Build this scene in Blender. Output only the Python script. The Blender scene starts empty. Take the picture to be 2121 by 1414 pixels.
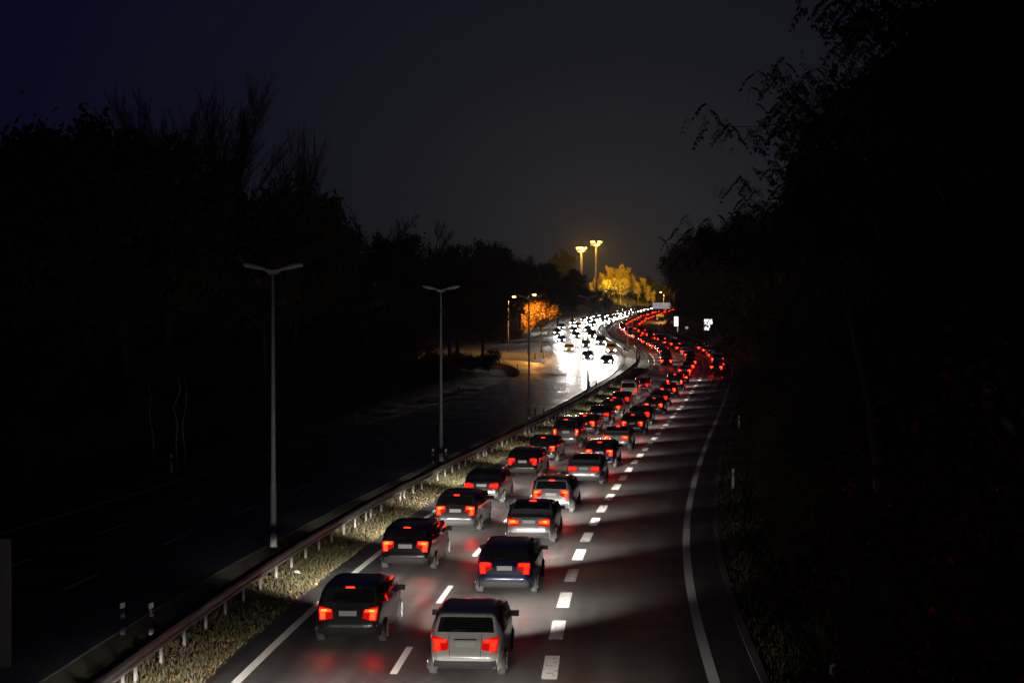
import bpy, math, random
import numpy as np
from mathutils import Vector, Matrix, Euler

sc = bpy.context.scene
COL = sc.collection
R = math.radians
HAZE = .0002
F, CX, HY, H = 3181.0, 1060.5, 669.0, 8.1        # focal length in photo pixels, centre, horizon row, eye height

# ------------------------------------------------------------------ camera
cam = bpy.data.cameras.new('camera'); cam.lens = 54; cam.sensor_width = 36
cam.clip_start = 0.2; cam.clip_end = 9000
co = bpy.data.objects.new('camera', cam); COL.objects.link(co)
co.location = (0, 0, H); co.rotation_euler = (R(90 - 0.684), 0, 0)
sc.camera = co

# ------------------------------------------------------------------ world: deep dusk sky plus the city's glow
w = bpy.data.worlds.new('World'); sc.world = w; w.use_nodes = True
nt = w.node_tree; nt.nodes.clear()
out = nt.nodes.new('ShaderNodeOutputWorld')
SUN_EL, SUN_ROT = -6.0, 250.0
sky = nt.nodes.new('ShaderNodeTexSky'); sky.sky_type = 'NISHITA'; sky.sun_disc = False
sky.sun_elevation = R(SUN_EL); sky.sun_rotation = R(SUN_ROT)
bg1 = nt.nodes.new('ShaderNodeBackground'); bg1.inputs[1].default_value = 0.05
nt.links.new(sky.outputs[0], bg1.inputs[0])
tc = nt.nodes.new('ShaderNodeTexCoord')
dp = nt.nodes.new('ShaderNodeVectorMath'); dp.operation = 'DOT_PRODUCT'
gd = Vector((0.075, 1, -0.01)).normalized(); dp.inputs[1].default_value = gd
nt.links.new(tc.outputs['Generated'], dp.inputs[0])
ac = nt.nodes.new('ShaderNodeMath'); ac.operation = 'ARCCOSINE'; nt.links.new(dp.outputs['Value'], ac.inputs[0])
mr = nt.nodes.new('ShaderNodeMapRange'); mr.inputs[1].default_value = 0; mr.inputs[2].default_value = R(90)
nt.links.new(ac.outputs[0], mr.inputs[0])
cr = nt.nodes.new('ShaderNodeValToRGB'); nt.links.new(mr.outputs[0], cr.inputs[0])
stops = [(0, (.0215, .0237, .028)), (.045, (.017, .0188, .023)), (.12, (.0088, .0095, .0142)), (.18, (.0058, .0062, .013)), (.26, (.0032, .0031, .0135)), (.6, (.0018, .0018, .007)), (1, (.0015, .0015, .005))]
el = cr.color_ramp.elements
while len(el) > 1: el.remove(el[-1])
el[0].position = 0; el[0].color = (*stops[0][1], 1)
for p, c in stops[1:]:
    e = el.new(p); e.color = (*c, 1)
bg2 = nt.nodes.new('ShaderNodeBackground'); bg2.inputs[1].default_value = 1.0
nt.links.new(cr.outputs[0], bg2.inputs[0])
ad = nt.nodes.new('ShaderNodeAddShader')
nt.links.new(bg1.outputs[0], ad.inputs[0]); nt.links.new(bg2.outputs[0], ad.inputs[1]); nt.links.new(ad.outputs[0], out.inputs[0])

# the faint remnant of skylight with a direction (night: almost nothing)
sl = bpy.data.lights.new('sun', 'SUN'); sl.energy = 0.004; sl.angle = R(20); sl.color = (.75, .82, 1)
so = bpy.data.objects.new('sun', sl); COL.objects.link(so); so.rotation_euler = (R(35), 0, R(-40))

vs = sc.view_settings
vs.view_transform = 'Standard'; vs.look = 'None'; vs.exposure = 0; vs.gamma = 1; vs.use_curve_mapping = False
sc.render.engine = 'CYCLES'
cy = sc.cycles
cy.use_denoising = True
try: cy.denoiser = 'OPENIMAGEDENOISE'
except Exception: pass
cy.use_light_tree = True
cy.max_bounces = 3; cy.diffuse_bounces = 1; cy.glossy_bounces = 2; cy.transmission_bounces = 2; cy.use_adaptive_sampling = True; cy.adaptive_threshold = .03; cy.volume_bounces = 0; cy.transparent_max_bounces = 4
cy.sample_clamp_indirect = 4.0
cy.caustics_reflective = False; cy.caustics_refractive = False
cy.light_sampling_threshold = .03

# ------------------------------------------------------------------ helpers
def nodes_of(m): return m.node_tree.nodes, m.node_tree.links
MATS = {}
def mat(name, col, rough=.6, metal=0.0, spec=.5, var=.0, scale=6.0, bump=0.0, bscale=40.0, emit=None, estr=0.0, col2=None, island=False, translucent=0.0, rvar=0.0, coat=0.0):
    m = bpy.data.materials.new(name); m.use_nodes = True
    n, l = nodes_of(m); b = n['Principled BSDF']
    b.inputs['Base Color'].default_value = (*col, 1)
    b.inputs['Roughness'].default_value = rough; b.inputs['Metallic'].default_value = metal
    b.inputs['Specular IOR Level'].default_value = spec
    if coat: b.inputs['Coat Weight'].default_value = coat; b.inputs['Coat Roughness'].default_value = .05
    if col2 is not None or var or rvar:
        if island:
            g = n.new('ShaderNodeNewGeometry'); fac = g.outputs['Random Per Island']
        else:
            t = n.new('ShaderNodeTexCoord'); no = n.new('ShaderNodeTexNoise'); no.inputs['Scale'].default_value = scale; no.inputs['Detail'].default_value = 7
            no.inputs['Roughness'].default_value = .65
            l.new(t.outputs['Object'], no.inputs['Vector'])
            r = n.new('ShaderNodeMapRange'); r.inputs[1].default_value = .3; r.inputs[2].default_value = .7
            l.new(no.outputs['Fac'], r.inputs[0]); fac = r.outputs[0]
        mx = n.new('ShaderNodeMix'); mx.data_type = 'RGBA'
        c2 = col2 if col2 is not None else tuple(max(0, c * (1 - var)) for c in col)
        c1 = col if col2 is not None else tuple(c * (1 + var) for c in col)
        mx.inputs[6].default_value = (*c1, 1); mx.inputs[7].default_value = (*c2, 1)
        l.new(fac, mx.inputs[0]); l.new(mx.outputs[2], b.inputs['Base Color'])
        if rvar:
            rr = n.new('ShaderNodeMapRange'); rr.inputs[3].default_value = rough - rvar; rr.inputs[4].default_value = rough + rvar
            l.new(fac, rr.inputs[0]); l.new(rr.outputs[0], b.inputs['Roughness'])
    if bump:
        t = n.new('ShaderNodeTexCoord'); no = n.new('ShaderNodeTexNoise'); no.inputs['Scale'].default_value = bscale; no.inputs['Detail'].default_value = 4
        l.new(t.outputs['Object'], no.inputs['Vector'])
        bp = n.new('ShaderNodeBump'); bp.inputs['Strength'].default_value = bump; bp.inputs['Distance'].default_value = .02
        l.new(no.outputs['Fac'], bp.inputs['Height']); l.new(bp.outputs[0], b.inputs['Normal'])
    if emit is not None:
        b.inputs['Emission Color'].default_value = (*emit, 1); b.inputs['Emission Strength'].default_value = estr
    MATS[name] = m
    return m

class MB:
    def __init__(s): s.v = []; s.f = []; s.m = []; s.cur = 0
    def face(s, idx): s.f.append(tuple(idx)); s.m.append(s.cur)
    def poly(s, pts):
        b = len(s.v); s.v += [tuple(p) for p in pts]; s.face(range(b, b + len(pts)))
    def box(s, c, d, rot=None):
        c = Vector(c); b = len(s.v)
        for sx in (-.5, .5):
            for sy in (-.5, .5):
                for sz in (-.5, .5):
                    p = Vector((sx * d[0], sy * d[1], sz * d[2]))
                    if rot is not None: p = rot @ p
                    s.v.append(tuple(c + p))
        for q in ((0, 1, 3, 2), (4, 6, 7, 5), (0, 4, 5, 1), (2, 3, 7, 6), (0, 2, 6, 4), (1, 5, 7, 3)):
            s.face([b + i for i in q])
    def tube(s, pts, rad, n=6, cap=True):
        pts = [Vector(p) for p in pts]; b = len(s.v); up = None
        for i, p in enumerate(pts):
            d = (pts[min(i + 1, len(pts) - 1)] - pts[max(i - 1, 0)])
            if d.length < 1e-9: d = Vector((0, 0, 1))
            d.normalize()
            a = Vector((1, 0, 0)) if abs(d.x) < .8 else Vector((0, 1, 0))
            u = d.cross(a).normalized(); v = d.cross(u)
            r = rad[i] if hasattr(rad, '__len__') else rad
            for k in range(n):
                t = 2 * math.pi * k / n
                s.v.append(tuple(p + (u * math.cos(t) + v * math.sin(t)) * r))
        for i in range(len(pts) - 1):
            for k in range(n):
                k2 = (k + 1) % n
                s.face((b + i * n + k, b + i * n + k2, b + (i + 1) * n + k2, b + (i + 1) * n + k))
        if cap:
            s.face([b + k for k in range(n)][::-1]); e = b + (len(pts) - 1) * n
            s.face([e + k for k in range(n)])
    def grid(s, P):                                       # P[i][j] points
        b = len(s.v); ni, nj = len(P), len(P[0])
        for row in P: s.v += [tuple(p) for p in row]
        for i in range(ni - 1):
            for j in range(nj - 1):
                s.face((b + i * nj + j, b + i * nj + j + 1, b + (i + 1) * nj + j + 1, b + (i + 1) * nj + j))
    def mesh(s, name, mats, smooth=False):
        me = bpy.data.meshes.new(name); me.from_pydata(s.v, [], s.f); me.update()
        for m in (mats if isinstance(mats, (list, tuple)) else [mats]): me.materials.append(MATS[m] if isinstance(m, str) else m)
        if max(s.m, default=0) > 0: me.polygons.foreach_set('material_index', s.m)
        if smooth: me.polygons.foreach_set('use_smooth', [True] * len(me.polygons))
        return me
    def build(s, name, mats, parent=None, smooth=False):
        return link(name, s.mesh(name, mats, smooth), parent)

def link(name, me, parent=None):
    o = bpy.data.objects.new(name, me); COL.objects.link(o)
    if parent is not None: o.parent = parent
    return o
def tag(o, label, cat, group=None):
    o['label'] = label; o['category'] = cat
    if group: o['group'] = group
    return o
def structure(o): o['kind'] = 'structure'; return o
def stuff(o, label=None, cat=None):
    o['kind'] = 'stuff'
    if label: o['label'] = label
    if cat: o['category'] = cat
    return o
def empty(name, loc=(0, 0, 0), rz=0.0):
    o = bpy.data.objects.new(name, None); COL.objects.link(o); o.location = loc; o.rotation_euler = (0, 0, rz); o.empty_display_size = .3
    return o
def copy_tree(o, parent=None):
    c = o.copy(); COL.objects.link(c)
    if parent is not None: c.parent = parent
    for ch in [x for x in o.children]: copy_tree(ch, c)
    return c
ORD = ['first', 'second', 'third', 'fourth', 'fifth', 'sixth', 'seventh', 'eighth', 'ninth', 'tenth', 'eleventh', 'twelfth', 'thirteenth', 'fourteenth', 'fifteenth', 'sixteenth', 'seventeenth', 'eighteenth', 'nineteenth']
TENS = {2: 'twent', 3: 'thirt', 4: 'fort', 5: 'fift', 6: 'sixt', 7: 'sevent', 8: 'eight', 9: 'ninet'}
def ordinal(n):
    if n <= 19: return ORD[n - 1]
    t, u = divmod(n, 10)
    return TENS[t] + ('ieth' if u == 0 else 'y-' + ORD[u - 1])

# ------------------------------------------------------------------ the road's course (left edge line of the outgoing carriageway) and the rise
CTRL = [(-80, -9), (-40, -8.3), (0, -7.5), (20, -6.95), (34.6, -6.37), (43.6, -5.8), (52.5, -5.05), (62, -3.95), (69, -2.95), (93, .6), (116, 4.25), (131, 6.75), (150, 9.85), (165, 12.3), (180, 14.8),
        (191, 16.6), (217, 20.3), (240, 22.3), (266, 23.2), (290, 23.3), (330, 23.3), (375, 25), (417, 29), (480, 37), (582, 52.5), (716, 75), (850, 99), (1000, 127), (1500, 225), (4500, 820)]
_yy = np.arange(-80, 4501, 1.0)
_xx = np.interp(_yy, [c[0] for c in CTRL], [c[1] for c in CTRL])
_pad = 60
for k in (15, 11, 7):
    ker = np.ones(2 * k + 1) / (2 * k + 1)
    _xp = np.concatenate([_xx[0] - (np.arange(_pad, 0, -1)) * (_xx[1] - _xx[0]), _xx, _xx[-1] + (np.arange(1, _pad + 1)) * (_xx[-1] - _xx[-2])])
    _xx = np.convolve(_xp, ker, 'same')[_pad:-_pad]
_mm = np.gradient(_xx)
def L0(y): return float(np.interp(y, _yy, _xx))
def M0(y): return float(np.interp(y, _yy, _mm))
def zg(y):
    z = .026 * .5 * ((y - 136) + math.sqrt((y - 136) ** 2 + 25 ** 2)) - .02
    if y > 1000: z = zg(1000) + 30 * (1 - math.exp(-(y - 1000) / 1200))
    return z
def P(y, off, dz=0.0):
    m = M0(y); c = 1 / math.sqrt(1 + m * m)
    o = max(-60, min(60, off)); rest = off - o
    return (L0(y) + o * c + rest, y - o * m * c, zg(y) + dz)
def head(y): return math.atan2(M0(y), 1)                # angle clockwise from +Y
def at(x, y, Y): return ((x - CX) / F * Y, Y, H - (y - HY) / F * Y)    # pixel of the photograph at distance Y
ST = list(np.arange(-60, 300, 2.0)) + list(np.arange(300, 1000, 5.0)) + [1000, 1060, 1150, 1300, 1600, 2000, 2600, 3300, 4200]

# ------------------------------------------------------------------ materials
def asphalt(name, c, wet):
    m = mat(name, c, rough=.5, spec=.5)
    n, l = nodes_of(m); b = n['Principled BSDF']
    t = n.new('ShaderNodeTexCoord')
    big = n.new('ShaderNodeTexNoise'); big.inputs['Scale'].default_value = .35; big.inputs['Detail'].default_value = 6; l.new(t.outputs['Object'], big.inputs['Vector'])
    sp = n.new('ShaderNodeTexNoise'); sp.inputs['Scale'].default_value = 55; sp.inputs['Detail'].default_value = 3; l.new(t.outputs['Object'], sp.inputs['Vector'])
    mx = n.new('ShaderNodeMix'); mx.data_type = 'RGBA'; mx.inputs[6].default_value = (*[k * .7 for k in c], 1); mx.inputs[7].default_value = (*[k * 1.35 for k in c], 1)
    ad = n.new('ShaderNodeMath'); ad.operation = 'ADD'; l.new(big.outputs['Fac'], ad.inputs[0]); l.new(sp.outputs['Fac'], ad.inputs[1])
    mp = n.new('ShaderNodeMapRange'); mp.inputs[1].default_value = .7; mp.inputs[2].default_value = 1.3; l.new(ad.outputs[0], mp.inputs[0])
    l.new(mp.outputs[0], mx.inputs[0]); l.new(mx.outputs[2], b.inputs['Base Color'])
    um = n.new('ShaderNodeUVMap'); um.uv_map = 'road'; ms = n.new('ShaderNodeMapping'); ms.inputs['Scale'].default_value = (1.5, .035, 1); l.new(um.outputs[0], ms.inputs[0])
    st = n.new('ShaderNodeTexNoise'); st.inputs['Scale'].default_value = 1.0; st.inputs['Detail'].default_value = 5; l.new(ms.outputs[0], st.inputs['Vector'])
    vo = n.new('ShaderNodeTexVoronoi'); vo.feature = 'DISTANCE_TO_EDGE'; vo.inputs['Scale'].default_value = .22; l.new(t.outputs['Object'], vo.inputs['Vector'])
    ck = n.new('ShaderNodeMapRange'); ck.inputs[1].default_value = .002; ck.inputs[2].default_value = .008; ck.inputs[3].default_value = .55; ck.inputs[4].default_value = 1; l.new(vo.outputs['Distance'], ck.inputs[0])
    sm = n.new('ShaderNodeMapRange'); sm.inputs[1].default_value = .3; sm.inputs[2].default_value = .7; sm.inputs[3].default_value = .45; sm.inputs[4].default_value = 1.5; l.new(st.outputs['Fac'], sm.inputs[0])
    m2 = n.new('ShaderNodeMath'); m2.operation = 'MULTIPLY'; l.new(sm.outputs[0], m2.inputs[0]); l.new(ck.outputs[0], m2.inputs[1])
    vm = n.new('ShaderNodeVectorMath'); vm.operation = 'SCALE'; l.new(mx.outputs[2], vm.inputs[0]); l.new(m2.outputs[0], vm.inputs['Scale']); l.new(vm.outputs[0], b.inputs['Base Color'])
    rr = n.new('ShaderNodeMapRange'); rr.inputs[1].default_value = .35; rr.inputs[2].default_value = .65; rr.inputs[3].default_value = wet[0]; rr.inputs[4].default_value = wet[1]
    l.new(big.outputs['Fac'], rr.inputs[0]); l.new(rr.outputs[0], b.inputs['Roughness'])
    bp = n.new('ShaderNodeBump'); bp.inputs['Strength'].default_value = .35; bp.inputs['Distance'].default_value = .01
    l.new(sp.outputs['Fac'], bp.inputs['Height']); l.new(bp.outputs[0], b.inputs['Normal'])
    return m
asphalt('asphalt', (.05, .048, .047), (.36, .6))
asphalt('asphalt_damp', (.032, .032, .034), (.28, .55))
def paint_mat(name, wear):
    m = mat(name, (.78, .77, .74), rough=.55)
    n, l = nodes_of(m); b = n['Principled BSDF']
    t = n.new('ShaderNodeTexCoord'); no = n.new('ShaderNodeTexNoise'); no.inputs['Scale'].default_value = 7; no.inputs['Detail'].default_value = 8; no.inputs['Roughness'].default_value = .7
    l.new(t.outputs['Object'], no.inputs['Vector'])
    r = n.new('ShaderNodeMapRange'); r.inputs[1].default_value = wear; r.inputs[2].default_value = wear + .04; l.new(no.outputs['Fac'], r.inputs[0])
    mx = n.new('ShaderNodeMix'); mx.data_type = 'RGBA'; mx.inputs[6].default_value = (.78, .77, .74, 1); mx.inputs[7].default_value = (.09, .09, .088, 1)
    l.new(r.outputs[0], mx.inputs[0]); l.new(mx.outputs[2], b.inputs['Base Color'])
paint_mat('road_paint', .68); paint_mat('worn_paint', .57)
mat('soil_grass', (.06, .055, .022), rough=.95, col2=(.035, .045, .014), scale=.9, bump=.6, bscale=9)
mat('grass_blade', (.042, .05, .016), rough=.9, col2=(.075, .058, .026), scale=.55)
mat('dry_blade', (.085, .062, .032), rough=.9, col2=(.05, .045, .02), scale=.7)
mat('leaf_litter', (.30, .14, .03), rough=.8, col2=(.14, .07, .03), island=True)
mat('kerb_concrete', (.22, .21, .20), rough=.85, var=.35, scale=3)
mat('galvanised', (.36, .35, .34), rough=.6, metal=.25, var=.25, scale=2.5)
mat('post_steel', (.22, .215, .21), rough=.65, metal=.3, var=.3, scale=8)
mat('lamp_pole', (.46, .46, .47), rough=.55, var=.2, scale=3)
mat('lamp_housing', (.6, .6, .61), rough=.35, var=.15, scale=6)
mat('lamp_glass', (.75, .75, .75), rough=.08, spec=.8)
mat('white_plastic', (.72, .71, .69), rough=.5, var=.12, scale=12)
mat('black_plastic', (.02, .02, .021), rough=.5)
mat('reflector', (.9, .9, .9), rough=.15, metal=.6)
mat('bark', (.07, .052, .04), rough=.9, var=.4, scale=10, bump=.5, bscale=18)
mat('birch_bark', (.42, .40, .37), rough=.8, col2=(.14, .13, .12), scale=7)
mat('foliage', (.05, .06, .02), rough=.7, col2=(.085, .06, .022), island=True)
mat('foliage_dark', (.04, .045, .02), rough=.7, col2=(.07, .045, .02), island=True)
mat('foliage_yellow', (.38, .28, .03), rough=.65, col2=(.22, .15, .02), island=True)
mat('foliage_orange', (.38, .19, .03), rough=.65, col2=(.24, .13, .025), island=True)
mat('maple_red', (.42, .07, .03), rough=.6, col2=(.22, .05, .02), island=True)
for i, c in enumerate([(.46, .08, .03), (.36, .05, .025), (.48, .24, .05), (.28, .10, .03)]): mat('maple_leaf_%d' % i, c, rough=.6, var=.3, scale=30)
mat('glass_dark', (.012, .013, .015), rough=.06, spec=.8)
mat('rubber', (.018, .018, .018), rough=.8)
mat('rim_alloy', (.45, .45, .46), rough=.35, metal=.8)
mat('plate_white', (.75, .75, .72), rough=.4)
mat('trim_black', (.02, .02, .021), rough=.55)
PAINTS = {'black': (.012, .012, .014), 'dark grey': (.05, .052, .056), 'silver': (.32, .33, .34), 'white': (.62, .62, .60), 'dark blue': (.012, .02, .07), 'dark red': (.10, .008, .008), 'dark green': (.012, .035, .02)}
for k, c in PAINTS.items(): mat('paint_' + k, c, rough=.28, metal=.25 if k != 'white' else 0, coat=.8)
mat('tail_lamp', (.25, .01, .008), rough=.2, emit=(1, .0055, .0012), estr=30)
mat('tail_core', (.3, .05, .02), rough=.2, emit=(1, .020, .002), estr=40)
mat('tail_dim', (.25, .01, .008), rough=.2, emit=(1, .0045, .0012), estr=10)
mat('tail_lens', (.22, .006, .005), rough=.12, emit=(1, .006, .003), estr=.5)
mat('brake_lamp', (.25, .01, .008), rough=.2, emit=(1, .010, .002), estr=16)
mat('head_lamp_far', (.8, .8, .8), rough=.1, emit=(1, .95, .86), estr=120)
mat('head_lamp_pass', (.8, .8, .8), rough=.1, emit=(1, .96, .88), estr=4)
mat('sodium', (.8, .5, .2), rough=.3, emit=(1, .40, .08), estr=30)
mat('flood_lamp', (.8, .6, .3), rough=.3, emit=(1, .50, .09), estr=16)
mat('sign_back', (.10, .10, .105), rough=.6, var=.2, scale=3)
mat('sign_white_glow', (.72, .70, .70), rough=.5, emit=(1, .93, .95), estr=.32)  # glow put into the face for headlights thrown back by its sheeting
mat('sign_bright_glow', (.8, .8, .8), rough=.5, emit=(1, 1, 1), estr=1.6)  # emission added so the white sign face glows
mat('sign_yellow_glow', (.75, .42, .01), rough=.5, emit=(1, .50, .01), estr=.55)  # yellow face with a glow added to its colour
mat('sign_dim', (.4, .36, .37), rough=.5)
mat('sign_red', (.6, .03, .03), rough=.5)
mat('sign_ink', (.02, .02, .02), rough=.5)
mat('sign_pale_ink', (.34, .32, .33), rough=.5)
mat('paper', (.8, .8, .8), rough=.6)
for k in ('tail_core', 'tail_lens', 'brake_lamp', 'head_lamp_pass', 'sign_white_glow', 'sign_bright_glow', 'sign_yellow_glow', 'flood_lamp', 'sodium'): MATS[k].cycles.emission_sampling = 'NONE'

# ------------------------------------------------------------------ ground, roads, markings
def emb(off, y):
    k = 1 - max(0, min(1, (y - 185) / 20)) * max(0, min(1, (345 - y) / 20))      # the slip roads lie level
    e = 0
    if off > 13.6: e = min(5.5, (off - 13.6) * .42)
    elif off < -19: e = min(4.0, (-19 - off) * .28) * k
    return e
OFFS = [-3000, -1200, -500, -250, -140, -90, -60, -48, -40, -34, -29, -25, -22, -20.5, -19, -17.5, -16, -12, -8, -4.6, -3.4, -2.2, -1.5, -.75, 2, 6, 10, 11.9, 12.6, 13.6, 14.5, 16, 18, 21, 25, 29, 34, 42, 55, 60, 90, 160, 300, 600, 1300, 3000]
rng = random.Random(5)
g = MB(); rows = []
for y in ST:
    r_ = []
    for o in OFFS:
        p = list(P(y, o)); p[2] += emb(o, y) - .05
        if abs(o) > 13.6 and abs(o) < 61: p[2] += rng.uniform(-.12, .12) * min(1, (abs(o) - 13) / 6) * (0 if (o < 0 and 190 < y < 345) else 1)
        r_.append(p)
    rows.append(r_)
g.grid(rows); structure(g.build('ground', 'soil_grass', smooth=True))

def sheet(name, a, b, dz, m, y0=-60, y1=1000, wob=0.0, cols=2):
    q = MB(); rows = []; rg = random.Random(name)
    for y in [s for s in ST if y0 <= s <= y1]:
        row = []
        e0 = a + rg.uniform(-wob, wob); e1 = b + rg.uniform(-wob, wob) * .3
        row.append(P(y, e0, dz - .1))
        for k in range(cols): row.append(P(y, e0 + (e1 - e0) * k / (cols - 1), dz))
        row.append(P(y, e1, dz - .1)); rows.append(row)
    q.grid(rows); o = q.build(name, m)
    uv = o.data.uv_layers.new(name='road'); ys_ = [s for s in ST if y0 <= s <= y1]; nc = cols + 2
    offs_ = [a] + [a + (b - a) * k / (cols - 1) for k in range(cols)] + [b]
    vi = np.empty(len(o.data.loops), dtype=np.int32); o.data.loops.foreach_get('vertex_index', vi)
    fl = np.stack([np.array(offs_)[vi % nc], np.array(ys_)[vi // nc]], 1).astype(np.float32).ravel(); uv.data.foreach_set('uv', fl)
    return o
road_out = structure(sheet('road', -.82, 11.78, 0, 'asphalt', wob=.07, cols=5))
road_in = structure(sheet('road', -16.0, -4.45, 0, 'asphalt_damp', wob=.05, cols=5))
kerb = structure(sheet('kerb', 11.80, 12.0, .03, 'kerb_concrete'))

def line(name, off, wd, y0, y1, parent, m='road_paint', dz=.006):
    q = MB(); rows = []
    ys = [y0] + [s for s in ST if y0 < s < y1] + [y1]
    for y in ys: rows.append([P(y, off - wd / 2, dz), P(y, off + wd / 2, dz)])
    q.grid(rows); return q.build(name, m, parent)
line('edge_line', 0, .22, -40, 1000, road_out)
line('edge_line', 10.75, .26, -40, 1000, road_out)
line('edge_line', -5.0, .16, 190, 1000, road_in)
line('edge_line', -15.35, .16, -40, 190, road_in)
line('edge_line', -15.35, .16, 335, 1000, road_in)
for k in range(0, 46):                                  # 3 m dash, 6 m gap
    y = 35.5 + 9 * (k - 2)
    line('lane_dash', 3.42, .17, y, y + 3.0, road_out)
    line('lane_dash', -8.2, .15, y + 1.2, y + 4.2, road_in)
    line('lane_dash', -11.65, .15, y + 4, y + 7, road_in)
for k in range(0, 66):
    y = 35.2 + 4.45 * (k - 3)
    line('block_dash', 7.02, .36, y, y + 2.5, road_out, 'worn_paint')

# side roads left of the oncoming carriageway
def ribbon(name, pts, wd, dz, m):
    q = MB(); rows = []
    pts = [Vector(p) for p in pts]
    dense = []
    for i in range(len(pts) - 1):
        p0 = pts[max(i - 1, 0)]; p1 = pts[i]; p2 = pts[i + 1]; p3 = pts[min(i + 2, len(pts) - 1)]
        for k in range(8):
            t = k / 8
            dense.append(.5 * ((2 * p1) + (p2 - p0) * t + (2 * p0 - 5 * p1 + 4 * p2 - p3) * t * t + (3 * p1 - p0 - 3 * p2 + p3) * t ** 3))
    dense.append(pts[-1])
    for i, p in enumerate(dense):
        d = dense[min(i + 1, len(dense) - 1)] - dense[max(i - 1, 0)]; d.normalize(); nrm = Vector((-d.y, d.x))
        row = []
        for s_, z_ in ((1, -.1), (1, 0), (0, 0), (-1, 0), (-1, -.1)):
            a = p + nrm * wd / 2 * s_; row.append((a.x, a.y, zg(a.y) + dz + z_))
        rows.append(row)
    q.grid(rows); return q.build(name, m), dense
sr1, _d1 = ribbon('side_road', [(9.5, 345), (8.2, 325), (4, 309), (-8, 302), (-30, 298), (-70, 292)], 7.0, .006, 'asphalt_damp')
sr2, _d2 = ribbon('side_road', [(4.0, 196), (3.6, 208), (1.2, 222), (-6, 232), (-25, 240), (-70, 250)], 6.0, .010, 'asphalt_damp')
structure(sr1); structure(sr2)
def edge_of(dense, side, wd, parent, wid=.16, dz=.02):
    q = MB(); rows = []
    for i, p in enumerate(dense):
        d = dense[min(i + 1, len(dense) - 1)] - dense[max(i - 1, 0)]; d.normalize(); nrm = Vector((-d.y, d.x))
        a = p + nrm * side * (wd / 2 - .35); b = a + nrm * wid
        rows.append([(a.x, a.y, zg(a.y) + dz), (b.x, b.y, zg(b.y) + dz)])
    q.grid(rows); q.build('edge_line', 'road_paint', parent)
edge_of(_d2[6:], 1, 6.0, sr2); edge_of(_d2[6:], -1, 6.0, sr2); edge_of(_d1[10:], 1, 7, sr1)

# ------------------------------------------------------------------ verge vegetation (uncountable)
def blades(name, y0, y1, o0, o1, n, h, m, seed, zfun=None, dens=None):
    rg = np.random.default_rng(seed); vs_, fs_ = [], []
    ys = y0 * (y1 / y0) ** rg.random(n * 2); os_ = o0 + (o1 - o0) * rg.random(n * 2); c = 0
    for i in range(n * 2):
        y, o = ys[i], os_[i]
        if dens and not dens(y, o, rg): continue
        x, yy, z = P(y, o); z += emb(o, y) - .06
        a = rg.random() * 6.28; hh = h * (.4 + rg.random()); wd = .012 + .012 * (y / 40)
        lx, ly = rg.normal(0, .35) * hh, rg.normal(0, .35) * hh
        b = len(vs_)
        vs_ += [(x - math.cos(a) * wd, yy - math.sin(a) * wd, z), (x + math.cos(a) * wd, yy + math.sin(a) * wd, z), (x + lx, yy + ly, z + hh)]
        fs_.append((b, b + 1, b + 2)); c += 1
        if c >= n: break
    q = MB(); q.v, q.f, q.m = vs_, fs_, [0] * len(fs_)
    return q.build(name, m)
def patchy(y, o, rg):
    v = math.sin(y * .55 + o * 1.3) + math.sin(y * .23 + 1.7) + .6 * math.sin(y * 1.7 - o * 2)
    return rg.random() < .5 + .28 * v
def patchy2(y, o, rg): return not patchy(y, o, rg)
stuff(blades('grass', 28, 210, -3.3, -.8, 42000, .13, 'grass_blade', 1, dens=patchy), 'patchy green grass on the median beside the guard rail', 'grass')
stuff(blades('dry_grass', 28, 210, -3.3, -.72, 26000, .10, 'dry_blade', 2, dens=patchy2), 'dry brown grass along the median edge by the white line', 'grass')
stuff(blades('verge_grass', 26, 180, 12.02, 16.0, 32000, .16, 'grass_blade', 3), 'rough grass on the right hand verge behind the kerb', 'grass')
stuff(blades('verge_weeds', 26, 130, 12.3, 20.0, 7000, .26, 'dry_blade', 4, dens=patchy), 'dry weeds on the right hand bank', 'weeds')
# fallen leaves
rg = np.random.default_rng(9); q = MB()
for i in range(800):
    if rg.random() < .68: y = 28 * (150 / 28) ** rg.random(); o = -.72 - abs(rg.normal(0, .75))
    else: y = 28 * (110 / 28) ** rg.random(); o = 12.05 + abs(rg.normal(0, 1.5))
    if o < -3.3: continue
    x, yy, z = P(y, o); z += emb(o, y) - .02 + rg.random() * .06
    s_ = .03 + .035 * rg.random() + .0002 * y; a = rg.random() * 6.28
    e = Euler((rg.normal(0, .4), rg.normal(0, .4), a)).to_matrix()
    pts = [Vector((math.cos(t) * s_ * k_, math.sin(t) * s_ * k_, 0)) for t, k_ in zip(np.linspace(0, 6.28, 11)[:-1], [1.3, .6, 1.1, .55, .9, .5, .9, .55, 1.1, .6])]
    q.poly([Vector((x, yy, z)) + e @ p for p in pts])
stuff(q.build('fallen_leaves', 'leaf_litter'), 'orange and yellow fallen leaves scattered over the verges', 'leaves')

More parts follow.
